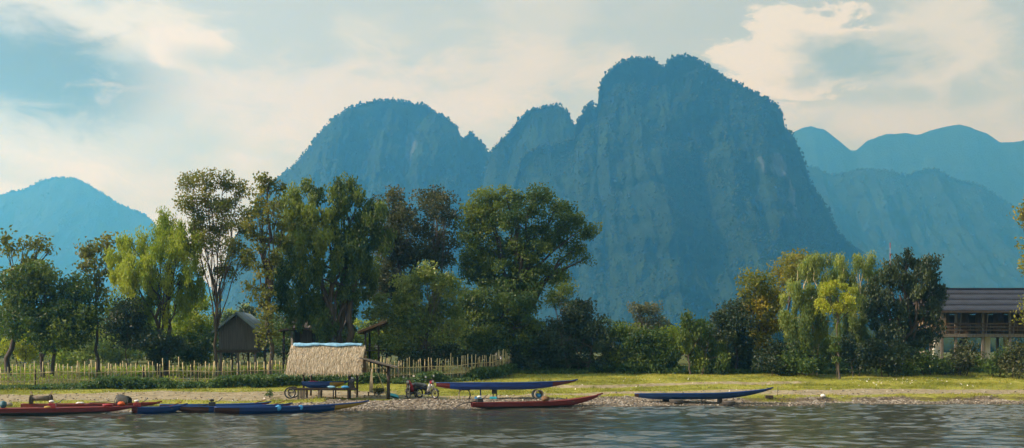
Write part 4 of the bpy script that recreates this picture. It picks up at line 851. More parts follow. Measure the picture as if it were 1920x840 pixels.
def thatched_shelter():
    D = 59.6; g = GP(612, 746); D = g[1]; r = empty('thatched_shelter', g, 'riverside shelter with shaggy straw roof and blue tarp along its ridge', 'shelter'); s = D / F
    def X(px): return (px - CX) * s - g[0]
    def Z(py): return CZ + (HY - py) * s - g[2]
    x0, x1 = X(544), X(678); zr, ze = Z(648), Z(695); ye, yr = -0.5, 0.75
    th = 0.14
    for sg, nm in ((-1, 'front'), (1, 'rear')):
        yy = yr + sg * (yr - ye)
        mb = MB(); prof = [(yy, ze), (yr + (yy - yr) * 0.6, ze + (zr - ze) * 0.44 + 0.06), (yr, zr)]
        up = [[(x, y - 0 * sg, z) for (y, z) in prof] for x in np.linspace(x0, x1, 9)]; dn = [[(x, y - sg * th * 0.6, z - th) for (y, z) in prof] for x in np.linspace(x0, x1, 9)]
        mb.loft(up); mb.loft(dn[::-1]); mb.loft([[a[0] for a in up], [a[0] for a in dn]])
        mb.loft([up[0], dn[0]]); mb.loft([dn[-1], up[-1]])
        slab = mb.build('thatch', STRAW_BASE, r)
        n = 9000 if sg < 0 else 2500
        u = rng.random(n); w = rng.random(n); base = np.stack([x0 - 0.08 + (x1 - x0 + 0.16) * u, np.interp(w, [0, 0.4, 1], [yr, prof[1][0], yy]), np.interp(w, [0, 0.4, 1], [zr, prof[1][1] + 0.15 * 0, ze])], 1)
        base[:, 2] = np.interp(w, [0, 0.4, 1], [zr, prof[1][1], ze]) + rng.uniform(0.0, 0.07, n); base[:, 1] += sg * rng.uniform(0, 0.06, n)
        d = np.stack([rng.normal(0, 0.16, n), sg * 0.55 + rng.normal(0, 0.12, n), -1 + rng.normal(0, 0.1, n)], 1); d /= np.linalg.norm(d, axis=1, keepdims=True)
        ln = rng.uniform(0.16, 0.42, n)[:, None]; side = np.cross(d, np.array([0, sg * 0.7, 0.7])); side += rng.normal(0, 0.3, (n, 3)); side /= np.linalg.norm(side, axis=1, keepdims=True); wd = rng.uniform(0.008, 0.018, n)[:, None]
        lift = np.array([0, sg * 0.03, 0.03]) * rng.random((n, 1)) * 2.0
        a = base - side * wd; b = base + side * wd; c = base + d * ln + lift + side * wd * 0.4; e = base + d * ln + lift - side * wd * 0.4
        o = link('straw', np_mesh('straw', np.stack([a, b, c, e], 1).reshape(-1, 3), np.arange(4 * n).reshape(n, 4), False, None, {'tint': np.clip(rng.normal(0.5, 0.25, n), 0, 1)}), STRAW, slab); tag(o, kind='stuff')
    # tarp folded over the ridge, with uneven edges
    rows = []
    for x in np.linspace(x0 + 0.05, x1 - 0.05, 40):
        h = 0.02 + 0.015 * math.sin(x * 7.0) + 0.02 * random.random(); e = 0.20 + 0.05 * math.sin(x * 3.3) + random.uniform(-0.02, 0.02)
        rows.append([(x, yr - e, zr - e * 0.62 + 0.11), (x, yr - 0.07, zr + 0.10 + h), (x, yr + 0.07, zr + 0.10 + h), (x, yr + e, zr - e * 0.62 + 0.11)])
    tp = MB().loft(rows).build('ridge_tarp', TARP_BLUE, r, True); sl = tp.modifiers.new('thick', 'SOLIDIFY'); sl.thickness = 0.012
    for px, y, w in ((655, 0.0, 0.17), (569, 0.0, 0.11), (573, 1.5, 0.11), (662, 1.5, 0.12)):
        MB().tube([(X(px), y, -0.2), (X(px) + 0.02, y, ze + (0.2 if y > 0 else 0.42))], [w / 2 * 1.1, w / 2], 8).build('post', WOOD_DARK, r, True)
    MB().tube([(x0 + 0.1, 0.0, ze + 0.38), (x1 - 0.1, 0.0, ze + 0.38)], 0.05, 7).build('beam', WOOD_DARK, r, True); MB().tube([(x0 + 0.1, 1.5, ze + 0.16), (x1 - 0.1, 1.5, ze + 0.16)], 0.05, 7).build('beam', WOOD_DARK, r, True)
    # lean-to on the right: sloping board roof, post, brace
    za, zb = Z(671), Z(689); xa, xb = X(676), X(746)
    for k in range(3): MB().beam((xa, -0.35 + k * 0.42, za + 0.01 * k), (xb - 0.05 * k, -0.35 + k * 0.42, zb + 0.01 * k), 0.38, 0.06).build('roof_board', WOOD_GREY, r)
    MB().beam((xa + 0.1, 0.05, za - 0.09), (xb - 0.2, 0.05, zb - 0.07), 0.07, 0.07).build('rafter', WOOD_DARK, r)
    MB().tube([(X(728), 0.05, -0.2), (X(728), 0.05, Z(686))], [0.10, 0.085], 8).build('post', WOOD_DARK, r, True)
    MB().beam((X(727), 0.0, Z(701)), (X(711), 0.0, Z(682)), 0.05).build('brace', WOOD_DARK, r)
    return g
STRAW_BASE = simple('straw_base', (0.22, 0.16, 0.085), 0.9, 0.5, 8, (6, 6, 1), 0.6, 30)
shel = thatched_shelter()

def stilt_house():
    D = 90.0; g = G(1842, D); r = empty('stilt_house', g, 'big wooden house on tall stilts with long grey roof and veranda at right', 'house'); s = D / F
    def X(px): return (px - CX) * s - g[0]
    def Z(py): return CZ + (HY - py) * s - g[2]
    x0, x1 = X(1772), X(2105); xr0 = X(1745); zf, ze, zr = Z(627), Z(584), CZ + (HY - 542) * (D + 4.2) / F - g[2]
    dep = 8.4; ym = dep / 2; yo = -0.9
    # front and rear roof slopes in four courses of corrugated sheets
    nx = 9; W = (x1 + 0.5 - xr0) / nx
    for sg in (0, 1):
        for c in range(4):
            y_a = yo + (ym - yo) * (c / 4); y_b = yo + (ym - yo) * ((c + 1) / 4) + 0.12
            f0, f1 = c / 4, (c + 1) / 4 + 0.12 / (ym - yo)
            if c == 0: sl = 0
            zA = ze + (zr - ze) * f0 + 0.05 * 1; zB = ze + (zr - ze) * min(f1, 1.0); ln = math.hypot(y_b - y_a, zB - zA); an = math.atan2(zB - zA, y_b - y_a)
            for k in range(nx):
                mb = corrugated(W + 0.04, ln, 9, 0.022)
                M = Matrix.Translation((xr0 + W * (k + 0.5), y_a, zA + 0.006 * (k % 2))) @ Matrix.Rotation(an, 4, 'X')
                pv = [M @ Vector(p) for p in mb.v]
                if sg: pv = [Vector((p.x, dep - p.y, p.z)) for p in pv]; mb.f = [tuple(reversed(q)) for q in mb.f]
                mb.v = [tuple(p) for p in pv]; mb.build('roof_sheet', ROOF_GREY, r, True)
    MB().beam((xr0 - 0.05, ym, zr + 0.05), (x1 + 0.5, ym, zr + 0.05), 0.3, 0.1).build('ridge_cap', ROOF_GREY, r)
    MB().beam((xr0, yo + 0.03, ze - 0.05), (x1 + 0.5, yo + 0.03, ze - 0.05), 0.04, 0.16).build('fascia', WOOD_DARK, r)
    # gable triangle boards on the left end
    for i in range(14):
        y = yo + 0.6 + i * (dep - 2 * (yo + 0.6)) / 13 * 1.0; t = 1 - abs(y - ym) / (ym - yo); MB().box((xr0 + 0.6, y, ze + (zr - ze) * t / 2 - 0.05), (0.03, 0.58, max((zr - ze) * t - 0.1, 0.05))).build('gable_board', WOOD_DARK, r)
    MB().box(((x0 + x1) / 2 - 0.4, dep / 2, zf - 0.1), (x1 - x0 + 0.9, dep + 0.2, 0.14)).build('floor', WOOD_DARK, r)
    MB().beam((x0 - 0.4, -0.13, zf - 0.09), (x1, -0.13, zf - 0.09), 0.10, 0.26).build('floor_beam', WOOD_GREY, r)
    # back wall of the veranda: boards with dark door openings
    yb = 2.2
    for (a, b) in ((1772, 1800), (1812, 1838), (1850, 1872), (1884, 1905), (1918, 1990), (2005, 2105)):
        n = max(2, int((X(b) - X(a)) / 0.22))
        for i in range(n):
            w = (X(b) - X(a)) / n; MB().box((X(a) + w * (i + 0.5), yb + random.uniform(0, 0.012), (zf + ze + 0.5) / 2), (w - 0.012, 0.03, ze + 0.5 - zf)).build('wall_board', WOOD_BROWN, r)
    for (a, b) in ((1800, 1812), (1838, 1850), (1872, 1884), (1905, 1918), (1990, 2005)):
        dr = MB().box(((X(a) + X(b)) / 2, yb + 0.04, (zf + Z(592)) / 2), (X(b) - X(a) - 0.02, 0.04, Z(592) - zf)).build('door', WOOD_DARK, r); MB().box((X(b) - 0.1, yb, (zf + Z(592)) / 2), (0.03, 0.05, 0.12)).build('handle', METAL_DARK, dr)
    plank_wall(r, (x1, 0), (x1, dep), zf, lambda t: ze + 0.3, WOOD_BROWN, 0.6, out=(1, 0)); plank_wall(r, (x0, dep), (x1, dep), zf, lambda t: ze, WOOD_BROWN, 0.8, out=(0, 1))
    # boarded end room on the left with two small windows
    n = 8
    for i in range(n):
        h = (Z(600) - zf) / n; MB().box(((X(1748) + X(1773)) / 2, 0.0, zf + h * (i + 0.5)), (X(1773) - X(1748), 0.035 + 0.01 * (i % 2), h - 0.012)).build('siding_board', WOOD_WARM, r)
        MB().box((X(1748), 1.6, zf + h * (i + 0.5)), (0.035 + 0.01 * (i % 2), 3.1, h - 0.012)).build('siding_board', WOOD_WARM, r)
    MB().box(((X(1748) + X(1773)) / 2, 0.0, Z(600) + 0.07), (X(1773) - X(1748) + 0.1, 0.08, 0.1)).build('window_sill', WOOD_GREY, r)
    for px in (1748, 1756, 1764, 1772.5): MB().box((X(px), -0.01, (Z(600) + ze) / 2 + 0.1), (0.07, 0.07, ze - Z(600) - 0.1)).build('mullion', WOOD_GREY, r)
    for px in (1752, 1760, 1768): MB().box((X(px), 0.12, (Z(600) + ze) / 2), (X(1756) - X(1748), 0.02, ze - Z(600))).build('pane', GLASS_NIGHT, r)
    # veranda posts, leaning struts and rails
    for px in (1792, 1842.5, 1892.5, 1943, 1995, 2050): MB().box((X(px), -0.02, (zf + ze) / 2), (0.18, 0.18, ze - zf)).build('veranda_post', WOOD_GREY, r)
    for px in (1800, 1850, 1901, 1952): MB().beam((X(px) - 0.08, -0.06, zf), (X(px) + 0.10, -0.06, ze), 0.08).build('strut', WOOD_GREY, r)
    for py in (607, 613, 619): MB().beam((x0, -0.16, Z(py)), (x1, -0.16, Z(py)), 0.05, 0.10).build('rail', WOOD_BROWN, r)
    for px in np.arange(1780, 2100, 12.7): MB().box((X(px), -0.10, (zf + Z(607)) / 2), (0.05, 0.05, Z(607) - zf)).build('baluster', WOOD_BROWN, r)
    # stilts below; rows at the front and rear; broad pale pillars behind
    for px in (1745, 1766, 1792, 1842.5, 1893.5, 1943, 1995, 2050): MB().box((X(px), 0.0, (zf - 0.18) / 2 - 0.2), (0.19, 0.19, zf - 0.18 + 0.4)).build('stilt', WOOD_GREY, r)
    for px in (1756, 1820, 1880, 1950, 2020): MB().box((X(px), dep - 0.5, (zf - 0.18) / 2 - 0.2), (0.2, 0.2, zf - 0.18 + 0.4)).build('stilt', WOOD_GREY, r)
    for px, w in ((1767, 0.36), (1774, 0.34), (1862, 0.42), (1872.5, 0.40), (1912, 0.4), (1975, 0.4)): MB().box((X(px), 1.2 if px in (1767, 1862) else 2.4, (zf - 0.18) / 2 - 0.2), (w, w, zf - 0.18 + 0.4)).build('pillar', CONCRETE, r)
    for i in range(9):   # stair under the house
        t = i / 8; MB().box((X(1812) + (X(1838) - X(1812)) * t, 3.2, 0.1 + (zf - 0.4) * t), (0.28, 0.9, 0.05)).build('stair_tread', WOOD_DARK, r)
    for y in (2.75, 3.65): MB().beam((X(1811), y, 0.0), (X(1839), y, zf - 0.25), 0.05, 0.18).build('stair_stringer', WOOD_DARK, r)
ROOF_GREY = simple('roof_grey', (0.022, 0.028, 0.044), 0.65, 0.35, 1.6, (1, 0.5, 0.5), 0.2, 10, spec=0.4)
WOOD_BROWN = simple('wood_brown', (0.095, 0.065, 0.04), 0.8, 0.45, 4, (4, 4, 0.5), 0.3, 18)
GLASS_NIGHT = simple('window_glass', (0.02, 0.03, 0.035), 0.08, 0.2, 3, spec=0.8)
stilt_house()

def far_hut(px, D, pxw, pyt, pyb, lab, roofmat, wallmat, name='far_hut'):
    g = G(px, D); r = empty(name, g, lab, 'hut'); s = D / F; w = pxw * s; zt = CZ + (HY - pyt) * s - g[2]; ze = CZ + (HY - pyb) * s - g[2]
    MB().box((0, 1.5, ze / 2 - 0.1), (w, 3, ze + 0.2)).build('wall', wallmat, r)
    mb = MB(); mb.loft([[(x, y, z) for (y, z) in ((-0.5, ze - 0.05), (1.5, zt), (3.5, ze - 0.05), (3.5, ze - 0.15), (1.5, zt - 0.1), (-0.5, ze - 0.15))] for x in (-w / 2 - 0.4, w / 2 + 0.4)], True, True); mb.build('roof', roofmat, r)
    MB().box((-w * 0.2, -0.02, ze * 0.4), (0.8, 0.06, ze * 0.8)).build('door', WOOD_DARK, r); MB().box((w * 0.25, -0.02, ze * 0.6), (0.7, 0.06, 0.6)).build('window', GLASS_NIGHT, r)
far_hut(163, 118, 30, 632, 644, 'distant hut with pale blue tin roof under the left trees', simple('tin_pale', (0.36, 0.42, 0.46), 0.5, 0.25, 2), CREAM)
far_hut(1722, 150, 28, 658, 664, 'low sunlit hut far away under the shade tree', CREAM, WOOD_WARM)
far_hut(918, 92, 26, 660, 672, 'small pale hut just behind the fence end', simple('tin_white', (0.5, 0.47, 0.44), 0.5, 0.25, 2), CONCRETE)

def mast():
    D = 160.0; g = G(1669, D); s = D / F; h = CZ + (HY - 455) * s - g[2]; r = empty('radio_mast', g, 'thin red and white radio mast sticking up behind the shade tree', 'mast')
    n = 22
    for i in range(n):
        mb = MB(); mb.tube([(0, 0, h * i / n), (0, 0, h * (i + 1) / n)], 0.05, 6); mb.build('mast_section', PLASTIC_RED if i % 2 else STEEL, r)
mast()

# ------------------------------------------------------------------ boats
def hull_mesh(L, beam, depth, bow=0.25, stern=0.12, bow_w=0.06, stern_w=0.35, keel=0.25, n=34):
    """x 0..L stern to bow, gunwale z0..; returns numpy mesh with attribute run"""
    t = np.linspace(0, 1, n); w = beam / 2 * np.clip(np.minimum(stern_w + (1 - stern_w) * np.sin(np.clip(t / 0.45, 0, 1) * np.pi / 2), bow_w + (1 - bow_w) * np.sin(np.clip((1 - t) / 0.55, 0, 1) * np.pi / 2) ** 0.9), 0.01, 1)
    sheer = bow * np.clip((t - 0.45) / 0.55, 0, 1) ** 2.2 + stern * np.clip((0.35 - t) / 0.35, 0, 1) ** 2
    kz = depth * (keel * 0 + 0.92 * np.clip((t - 0.62) / 0.38, 0, 1) ** 1.9 + 0.5 * np.clip((0.18 - t) / 0.18, 0, 1) ** 1.6)
    top = depth + sheer; rows = []
    for i in range(n):
        x, ww, b, tp = t[i] * L, w[i], min(kz[i] + sheer[i] * 0.9 * (t[i] > 0.6), top[i] - 0.05), top[i]; th = 0.03; ih = tp - b
        sec = [(-ww, tp), (-ww * 0.96, b + ih * 0.5), (-ww * 0.72, b + ih * 0.08), (0, b), (ww * 0.72, b + ih * 0.08), (ww * 0.96, b + ih * 0.5), (ww, tp), (ww - th * min(1, ww / 0.1), tp), (ww * 0.9 - th, b + ih * 0.5), (ww * 0.62, b + ih * 0.18 + 0.02), (0, b + ih * 0.12 + 0.02), (-ww * 0.62, b + ih * 0.18 + 0.02), (-ww * 0.9 + th, b + ih * 0.5), (-ww + th * min(1, ww / 0.1), tp)]
        rows.append([(x, y, z) for y, z in sec])
    k = len(rows[0]); v = np.array(rows).reshape(-1, 3); i = np.arange(n * k).reshape(n, k); j = np.roll(i, -1, 1)
    f = np.stack([i[:-1].ravel(), i[1:].ravel(), j[1:].ravel(), j[:-1].ravel()], 1)
    caps = []
    for q in (0, n - 1):
        for a in range(6): caps.append((i[q, a], i[q, a + 1], i[q, 12 - a], i[q, 13 - a]) if q == 0 else (i[q, 13 - a], i[q, 12 - a], i[q, a + 1], i[q, a]))
    f = np.concatenate([f, np.array(caps)])
    return np_mesh('hull', v, f, False, {'run': v[:, 0] / L}), t, w, top
def boat(label, a, b, lift, depth, beam, paint, trim=None, bow=0.25, stern=0.08, seats=4, deck=None, engine=None, kind='longtail_boat', group=None, tilt=None, flip=False, seatmat=None, bow_w=0.06, stern_w=0.35, loose=()):
    """a, b: ground-plane ends (x,y) stern and bow, lift: height of the keel"""
    a = Vector(a); b = Vector(b); L = (b - a).length; rz = math.atan2((b - a).y, (b - a).x)
    r = empty(kind, (a.x, a.y, lift), label, 'boat', group, rz)
    if tilt: r.rotation_euler = (0, tilt, rz)
    me, t, w, top = hull_mesh(L, beam, depth, bow, stern, bow_w, stern_w); link('hull', me, paint, r)
    for sg in (-1, 1):
        p = [(t[i] * L, sg * (w[i] - 0.01), top[i] + 0.012) for i in range(len(t))]; MB().tube(p, 0.022, 5).build('gunwale', trim or paint_plain(paint), r, True)
    for k in range(seats):
        f = 0.16 + 0.66 * (k + 0.5) / seats; i = int(f * (len(t) - 1)); MB().box((f * L, 0, top[i] - 0.07), (0.22, w[i] * 1.86, 0.03)).build('seat_plank', seatmat or WOOD_GREY, r)
    if deck:
        mb = MB(); rows = []
        for i in range(len(t)):
            if deck[0] <= t[i] <= deck[1]: rows.append([(t[i] * L, -w[i] * 0.95, top[i] - 0.03), (t[i] * L, 0, top[i] + 0.02), (t[i] * L, w[i] * 0.95, top[i] - 0.03)])
        mb.loft(rows); d = mb.build('deck', deck[2], r); sm_ = d.modifiers.new('thick', 'SOLIDIFY'); sm_.thickness = 0.02
    if engine: engine_part(r, engine[0] * L, top[int(engine[0] * (len(t) - 1))], engine[1], engine[2])
    # stem cap on the bow
    MB().beam((L - 0.22, 0, top[-1] - 0.01), (L + 0.10, 0, top[-1] + 0.05), 0.06, 0.07).build('stem_cap', trim or WOOD_DARK, r)
    return r, L, top, t, w
def paint_plain(p): return {'boat_blue': PAINT_BLUE}.get(p.name, WOOD_DARK)
def engine_part(r, x, z, cover, body):
    e = MB().box((x, 0, z + 0.12), (0.34, 0.26, 0.2), taper=0.9).build('engine', body, r, bevel=0.02)
    MB().blob((x - 0.02, 0, z + 0.30), (0.24, 0.2, 0.13), 10, 0.10, 3).build('fuel_tank', cover, e, True)
    MB().tube([(x + 0.12, 0.1, z + 0.2), (x + 0.3, 0.12, z + 0.26), (x + 0.48, 0.1, z + 0.42)], 0.016, 6).build('tiller', METAL_DARK, e, True)
    MB().tube([(x - 0.1, 0, z + 0.1), (x - 0.9, 0, z - 0.02), (x - 1.5, 0, z - 0.32)], [0.03, 0.024, 0.02], 6).build('propeller_shaft', METAL_DARK, e, True)
    MB().box((x, 0.16, z + 0.16), (0.12, 0.06, 0.12)).build('air_filter', STEEL, e)

B = (0.005, 0.034, 0.155); RD = (0.15, 0.017, 0.016); BR = (0.055, 0.022, 0.015); YE = (0.30, 0.19, 0.02); DK = (0.022, 0.025, 0.017)
P_RAISED = boatpaint('boat_raised', [(0, (0.11, 0.016, 0.016)), (0.095, (0.005, 0.035, 0.20)), (0.83, (0.10, 0.016, 0.016))])
P_RIGHT = boatpaint('boat_right', [(0, BR), (0.025, (0.005, 0.034, 0.115)), (0.96, (0.11, 0.06, 0.04))])
P_REDDOCK = boatpaint('boat_red_docked', [(0, RD), (0.5, RD), (0.97, (0.5, 0.45, 0.4))], DK, 0.16)
P_LEFTRED = boatpaint('boat_red_left', [(0, RD), (1.0, RD)], DK, 0.21)
P_B1 = boatpaint('boat_blue_red_stern', [(0, (0.16, 0.03, 0.03)), (0.10, B), (0.9, RD)])
P_B2 = boatpaint('boat_blue_brown_stern', [(0, BR), (0.27, B), (0.93, RD)])
P_B3 = boatpaint('boat_blue_yellow_bow', [(0, BR), (0.15, (0.005, 0.034, 0.15)), (0.77, YE)])
GB = 'longtail boats moored along the left bank'
def wl(px, py): D = CZ * F / (py - HY); return ((px - CX) / F * D, D)
# moored at the left
r1, L1, T1, t1, w1 = boat('long red boat with dark green lower hull moored at the far left', wl(-150, 781.5), wl(256, 776.5), -0.06, 0.38, 0.95, P_LEFTRED, PAINT_RED, 0.03, 0.02, 3, (0.25, 0.92, PAINT_RED), (0.6, PLASTIC_WHITE, PLASTIC_RED), group=GB, bow_w=0.12)
r2, L2, T2, t2, w2 = boat('second red boat lying behind the long red one, bow under the dark hood', wl(40, 771.8), wl(300, 769.0), -0.03, 0.36, 0.9, P_LEFTRED, PAINT_RED, 0.05, 0.03, 5, (0.1, 0.5, PAINT_RED), group=GB)
r3, L3, T3, t3, w3 = boat('short blue boat with reddish stern and white-capped engine between red and blue boats', wl(247, 776.0), wl(348, 774.0), -0.06, 0.34, 0.85, P_B1, PAINT_BLUE, 0.10, 0.03, 3, None, (0.10, PLASTIC_WHITE, PLASTIC_RED), group=GB)
r4, L4, T4, t4, w4 = boat('blue boat with brown stern moored inside of the yellow-bowed boat', wl(333, 774.2), wl(545, 771.5), -0.05, 0.33, 0.85, P_B2, PAINT_BLUE, 0.08, 0.03, 5, None, (0.30, PLASTIC_BLACK, METAL_DARK), group=GB)
r5, L5, T5, t5, w5 = boat('long blue boat with brown stern and yellow bow nosed into the gravel', wl(402, 776.2), wl(688, 770.5), -0.06, 0.33, 0.9, P_B3, PAINT_BLUE, 0.18, 0.03, 5, None, None, group=GB)
r6, L6, T6, t6, w6 = boat('slim blue boat with red bow tip lying closest to the left beach', wl(300, 771.5), wl(505, 769.5), 0.0, 0.30, 0.8, P_B2, PAINT_BLUE, 0.08, 0.03, 4, None, None, group=GB)
# docked red boat in the middle
r7, L7, T7, t7, w7 = boat('dark red boat with small engine floating at the gravel in mid picture', wl(884, 767.5), wl(1127, 762.5), -0.04, 0.34, 0.85, P_REDDOCK, PAINT_RED, 0.34, 0.02, 5, (0.55, 0.96, PAINT_RED), (0.06, PLASTIC_WHITE, METAL_DARK))
# raised blue boat
ga = GP(862, 747); D7 = ga[1]
def raised_pt(px): return ((px - CX) / F * D7, D7)
zk = CZ + (HY - 731) / F * D7
r8, L8, T8, t8, w8 = boat('long blue boat with red ends propped up on stools and a pipe', raised_pt(818), raised_pt(1080), zk, 0.37, 0.9, P_RAISED, PAINT_BLUE, 0.14, 0.0, 4, bow_w=0.05, stern_w=0.10)
# blue boat on tyres at the right
gb = GP(1268, 756.5); gc = GP(1362, 756.0); D9 = (gb[1] + gc[1]) / 2
zk9 = CZ + (HY - 749.0) / F * D9
r9, L9, T9, t9, w9 = boat('dark blue boat resting on old tyres on the right gravel', ((1190 - CX) / F * D9, D9), ((1448 - CX) / F * D9, D9 + 0.2), zk9, 0.30, 0.85, P_RIGHT, PAINT_BLUE, 0.28, 0.0, 4, bow_w=0.05, stern_w=0.12)

# things lying on and beside the boats
def on_boat(r, L, f, top, t, dy=0.0, dz=0.0):
    z = float(np.interp(f, t, top)); M = Matrix.Rotation(r.rotation_euler.z, 3, 'Z'); p = M @ Vector((f * L, dy, z + dz)); return Vector(r.location) + p
def cloth(label, p, d, mat, seed, cat='cloth', name='folded_cloth', rz=0.0):
    o = MB().blob((0, 0, d[2] / 2), d, 12, 0.16, seed).build(name, mat, None, True, tuple(p), (0, 0, rz)); tag(o, label, cat); return o
cloth('light blue cloth hanging over the yellow-bowed boat near its middle', on_boat(r5, L5, 0.40, T5, t5, -0.44, -0.15), (0.30, 0.06, 0.26), CLOTH_BLUE, 4)
cloth('light blue cloth hanging over the yellow-bowed boat towards its bow', on_boat(r5, L5, 0.545, T5, t5, -0.42, -0.13), (0.24, 0.06, 0.22), CLOTH_BLUE, 8)
cloth('brown canvas bundle lying on the dark red boat in mid picture', on_boat(r7, L7, 0.555, T7, t7, -0.05, 0.0), (0.46, 0.5, 0.30), CANVAS, 12, 'bundle', 'canvas_bundle')
cloth('red bundle lying on the long red boat beside its engine', on_boat(r1, L1, 0.86, T1, t1, 0.1, 0.02), (0.5, 0.4, 0.14), PLASTIC_RED, 15, 'bundle', 'cloth_bundle')
cloth('small teal drum-shaped bag on the long red boat at the left edge', on_boat(r1, L1, 0.375, T1, t1, 0.0, 0.02), (0.30, 0.3, 0.32), simple('teal_bag', (0.02, 0.12, 0.16), 0.5, 0.4, 6), 17, 'bag', 'bag')
cloth('yellow cushion on the edge of the long red boat', on_boat(r1, L1, 0.585, T1, t1, -0.32, 0.0), (0.3, 0.18, 0.12), PAINT_YELLOW, 18, 'cushion', 'cushion')
cloth('white cloth heap on the second red boat', on_boat(r2, L2, 0.42, T2, t2, -0.1, 0.02), (0.4, 0.3, 0.10), PLASTIC_WHITE, 19)
cloth('orange life vest tucked under the dark hood', on_boat(r1, L1, 0.925, T1, t1, 0.2, 0.04), (0.36, 0.3, 0.2), simple('orange_cloth', (0.55, 0.10, 0.015), 0.7, 0.3, 6), 21, 'life vest', 'life_vest')
def paddle(label, p0, p1, mat):
    p0, p1 = Vector(p0), Vector(p1); r = empty('paddle', p0, label, 'paddle'); d = p1 - p0
    MB().tube([(0, 0, 0), tuple(d * 0.75)], 0.018, 6).build('shaft', mat, r, True)
    q = d.to_track_quat('Z', 'Y').to_matrix(); mb = MB(); rows = []
    for k, ww in ((0.72, 0.02), (0.78, 0.07), (0.92, 0.085), (1.0, 0.05)):
        rows.append([tuple(d * k + q @ Vector((x, y, 0))) for x, y in ((-ww, -0.01), (ww, -0.01), (ww, 0.01), (-ww, 0.01))])
    mb.loft(rows, True, True).build('blade', mat, r)
paddle('red paddle sticking up from the inner blue boat, nearer the shelter', on_boat(r4, L4, 0.83, T4, t4, 0.0, 0.0), on_boat(r4, L4, 0.945, T4, t4, 0.1, 0.16), PAINT_RED)
paddle('red paddle sticking up from the slim blue boat by the beach', on_boat(r6, L6, 0.85, T6, t6, 0.0, 0.0), on_boat(r6, L6, 0.97, T6, t6, 0.1, 0.16), PAINT_RED)
paddle('red paddle leaning on the bow of the short blue boat', on_boat(r3, L3, 0.70, T3, t3, 0.0, 0.02), on_boat(r3, L3, 0.93, T3, t3, 0.1, 0.16), PAINT_RED)
paddle('dark paddle laid across the second red boat near the hood', on_boat(r2, L2, 0.48, T2, t2, 0.1, 0.06), on_boat(r2, L2, 0.66, T2, t2, 0.15, 0.1), PAINT_BROWN)
def hood():
    p = on_boat(r2, L2, 0.73, T2, t2, 0.0, 0.0); r = empty('boat_hood', p, 'arched dark hood of bent canvas standing on the second red boat', 'hood')
    rows = []
    for k in range(6):
        x = -0.30 + 0.12 * k; h = 0.46 - 0.03 * abs(k - 2); rows.append([(x + 0.05 * math.sin(a * 3), 0.30 * math.cos(a), h * math.sin(a) * (1 + 0.04 * math.sin(5 * a + k))) for a in np.linspace(0, math.pi, 11)])
    c = MB().loft(rows).build('canvas', simple('hood_canvas', (0.05, 0.052, 0.045), 0.8, 0.4, 6, bump=0.5, bscale=12), r, True); c.modifiers.new('thick', 'SOLIDIFY').thickness = 0.015
    for x in (-0.31, 0.31): MB().ring((x, 0, 0), 0.31 if x > 0 else 0.33, 0.018, 'X', 14, 6, 0, math.pi).build('hoop', METAL_DARK, r, True)
hood()
def cable_reel():
    g = GP(77, 763); r = empty('wooden_roller', g, 'old wooden roller on two uprights standing on the left shore', 'roller', rz=0.12)
    for x in (-0.42, 0.42):
        u = MB().box((x, 0, 0.28), (0.09, 0.16, 0.62)).build('upright', WOOD_GREY, r); MB().beam((x, 0, 0.58), (x + (0.10 if x > 0 else -0.06), 0, 0.76), 0.06, 0.08).build('horn', BAMBOO, u)
        MB().lathe([(0, -0.02), (0.26, -0.02), (0.26, 0.02), (0, 0.02)], (x * 1.12, 0, 0.32), 18, 'X').build('side_wheel', WOOD_DARK, r)
    MB().lathe([(0, -0.37), (0.13, -0.37), (0.12, 0), (0.13, 0.37), (0, 0.37)], (0, 0, 0.42), 14, 'X').build('drum', WOOD_GREY, r, True)
    MB().tube([(-0.5, 0, 0.42), (0.5, 0, 0.42)], 0.03, 6).build('axle', METAL_DARK, r)
cable_reel()

# ------------------------------------------------------------------ under and beside the shelter
def spoked(root, c, R, axis='Y', tyre=0.035, n=14, name='wheel', rubber=None):
    w = MB().lathe([(0.0, -0.04), (0.045, -0.04), (0.045, 0.04), (0.0, 0.04)], c, 10, axis).build(name, METAL_DARK, root)
    MB().ring(c, R - tyre, tyre, axis, 28, 8).build('tyre', rubber or RUBBER, w, True)
    MB().ring(c, R - tyre * 2.1, 0.016, axis, 28, 6).build('rim', STEEL, w, True)
    mb = MB(); c = Vector(c)
    for k in range(n):
        a = 2 * math.pi * k / n + 0.1; d = {'Y': Vector((math.cos(a), 0, math.sin(a))), 'X': Vector((0, math.cos(a), math.sin(a)))}[axis]
        mb.tube([tuple(c + d * 0.03), tuple(c + d * (R - tyre * 2))], 0.005, 4)
    mb.build('spokes', STEEL, w); return w
def handcart():
    g = GP(612, 746.5); D = g[1]; s = D / F; g = g - np.array([0, 0.15, 0]); r = empty('handcart', g, 'dark wooden handcart with a bicycle wheel parked under the straw roof', 'cart')
    def X(px): return (px - CX) * s - g[0]
    zt = 0.52
    for k in range(5): MB().box(((X(560) + X(668)) / 2, -0.32 + 0.17 * k, zt + 0.006 * (k % 2)), (X(668) - X(560), 0.155, 0.04)).build('deck_plank', WOOD_DARK, r)
    for y in (-0.36, 0.4): MB().beam((X(546), y, zt - 0.05), (X(670), y, zt - 0.05), 0.05, 0.09).build('side_beam', WOOD_DARK, r)
    for px in (563, 574, 601, 628, 655):
        for y in (-0.34, 0.38): MB().box((X(px), y, zt / 2 - 0.05), (0.10 if px in (563, 574, 601) else 0.06, 0.08, zt)).build('leg', WOOD_GREY if px < 610 else WOOD_DARK, r)
    spoked(r, (X(548), -0.44, 0.30), 0.31); spoked(r, (X(548), 0.48, 0.30), 0.31)
    MB().tube([(X(548), -0.46, 0.30), (X(548), 0.5, 0.30)], 0.02, 6).build('axle', METAL_DARK, r)
    return g, s, zt
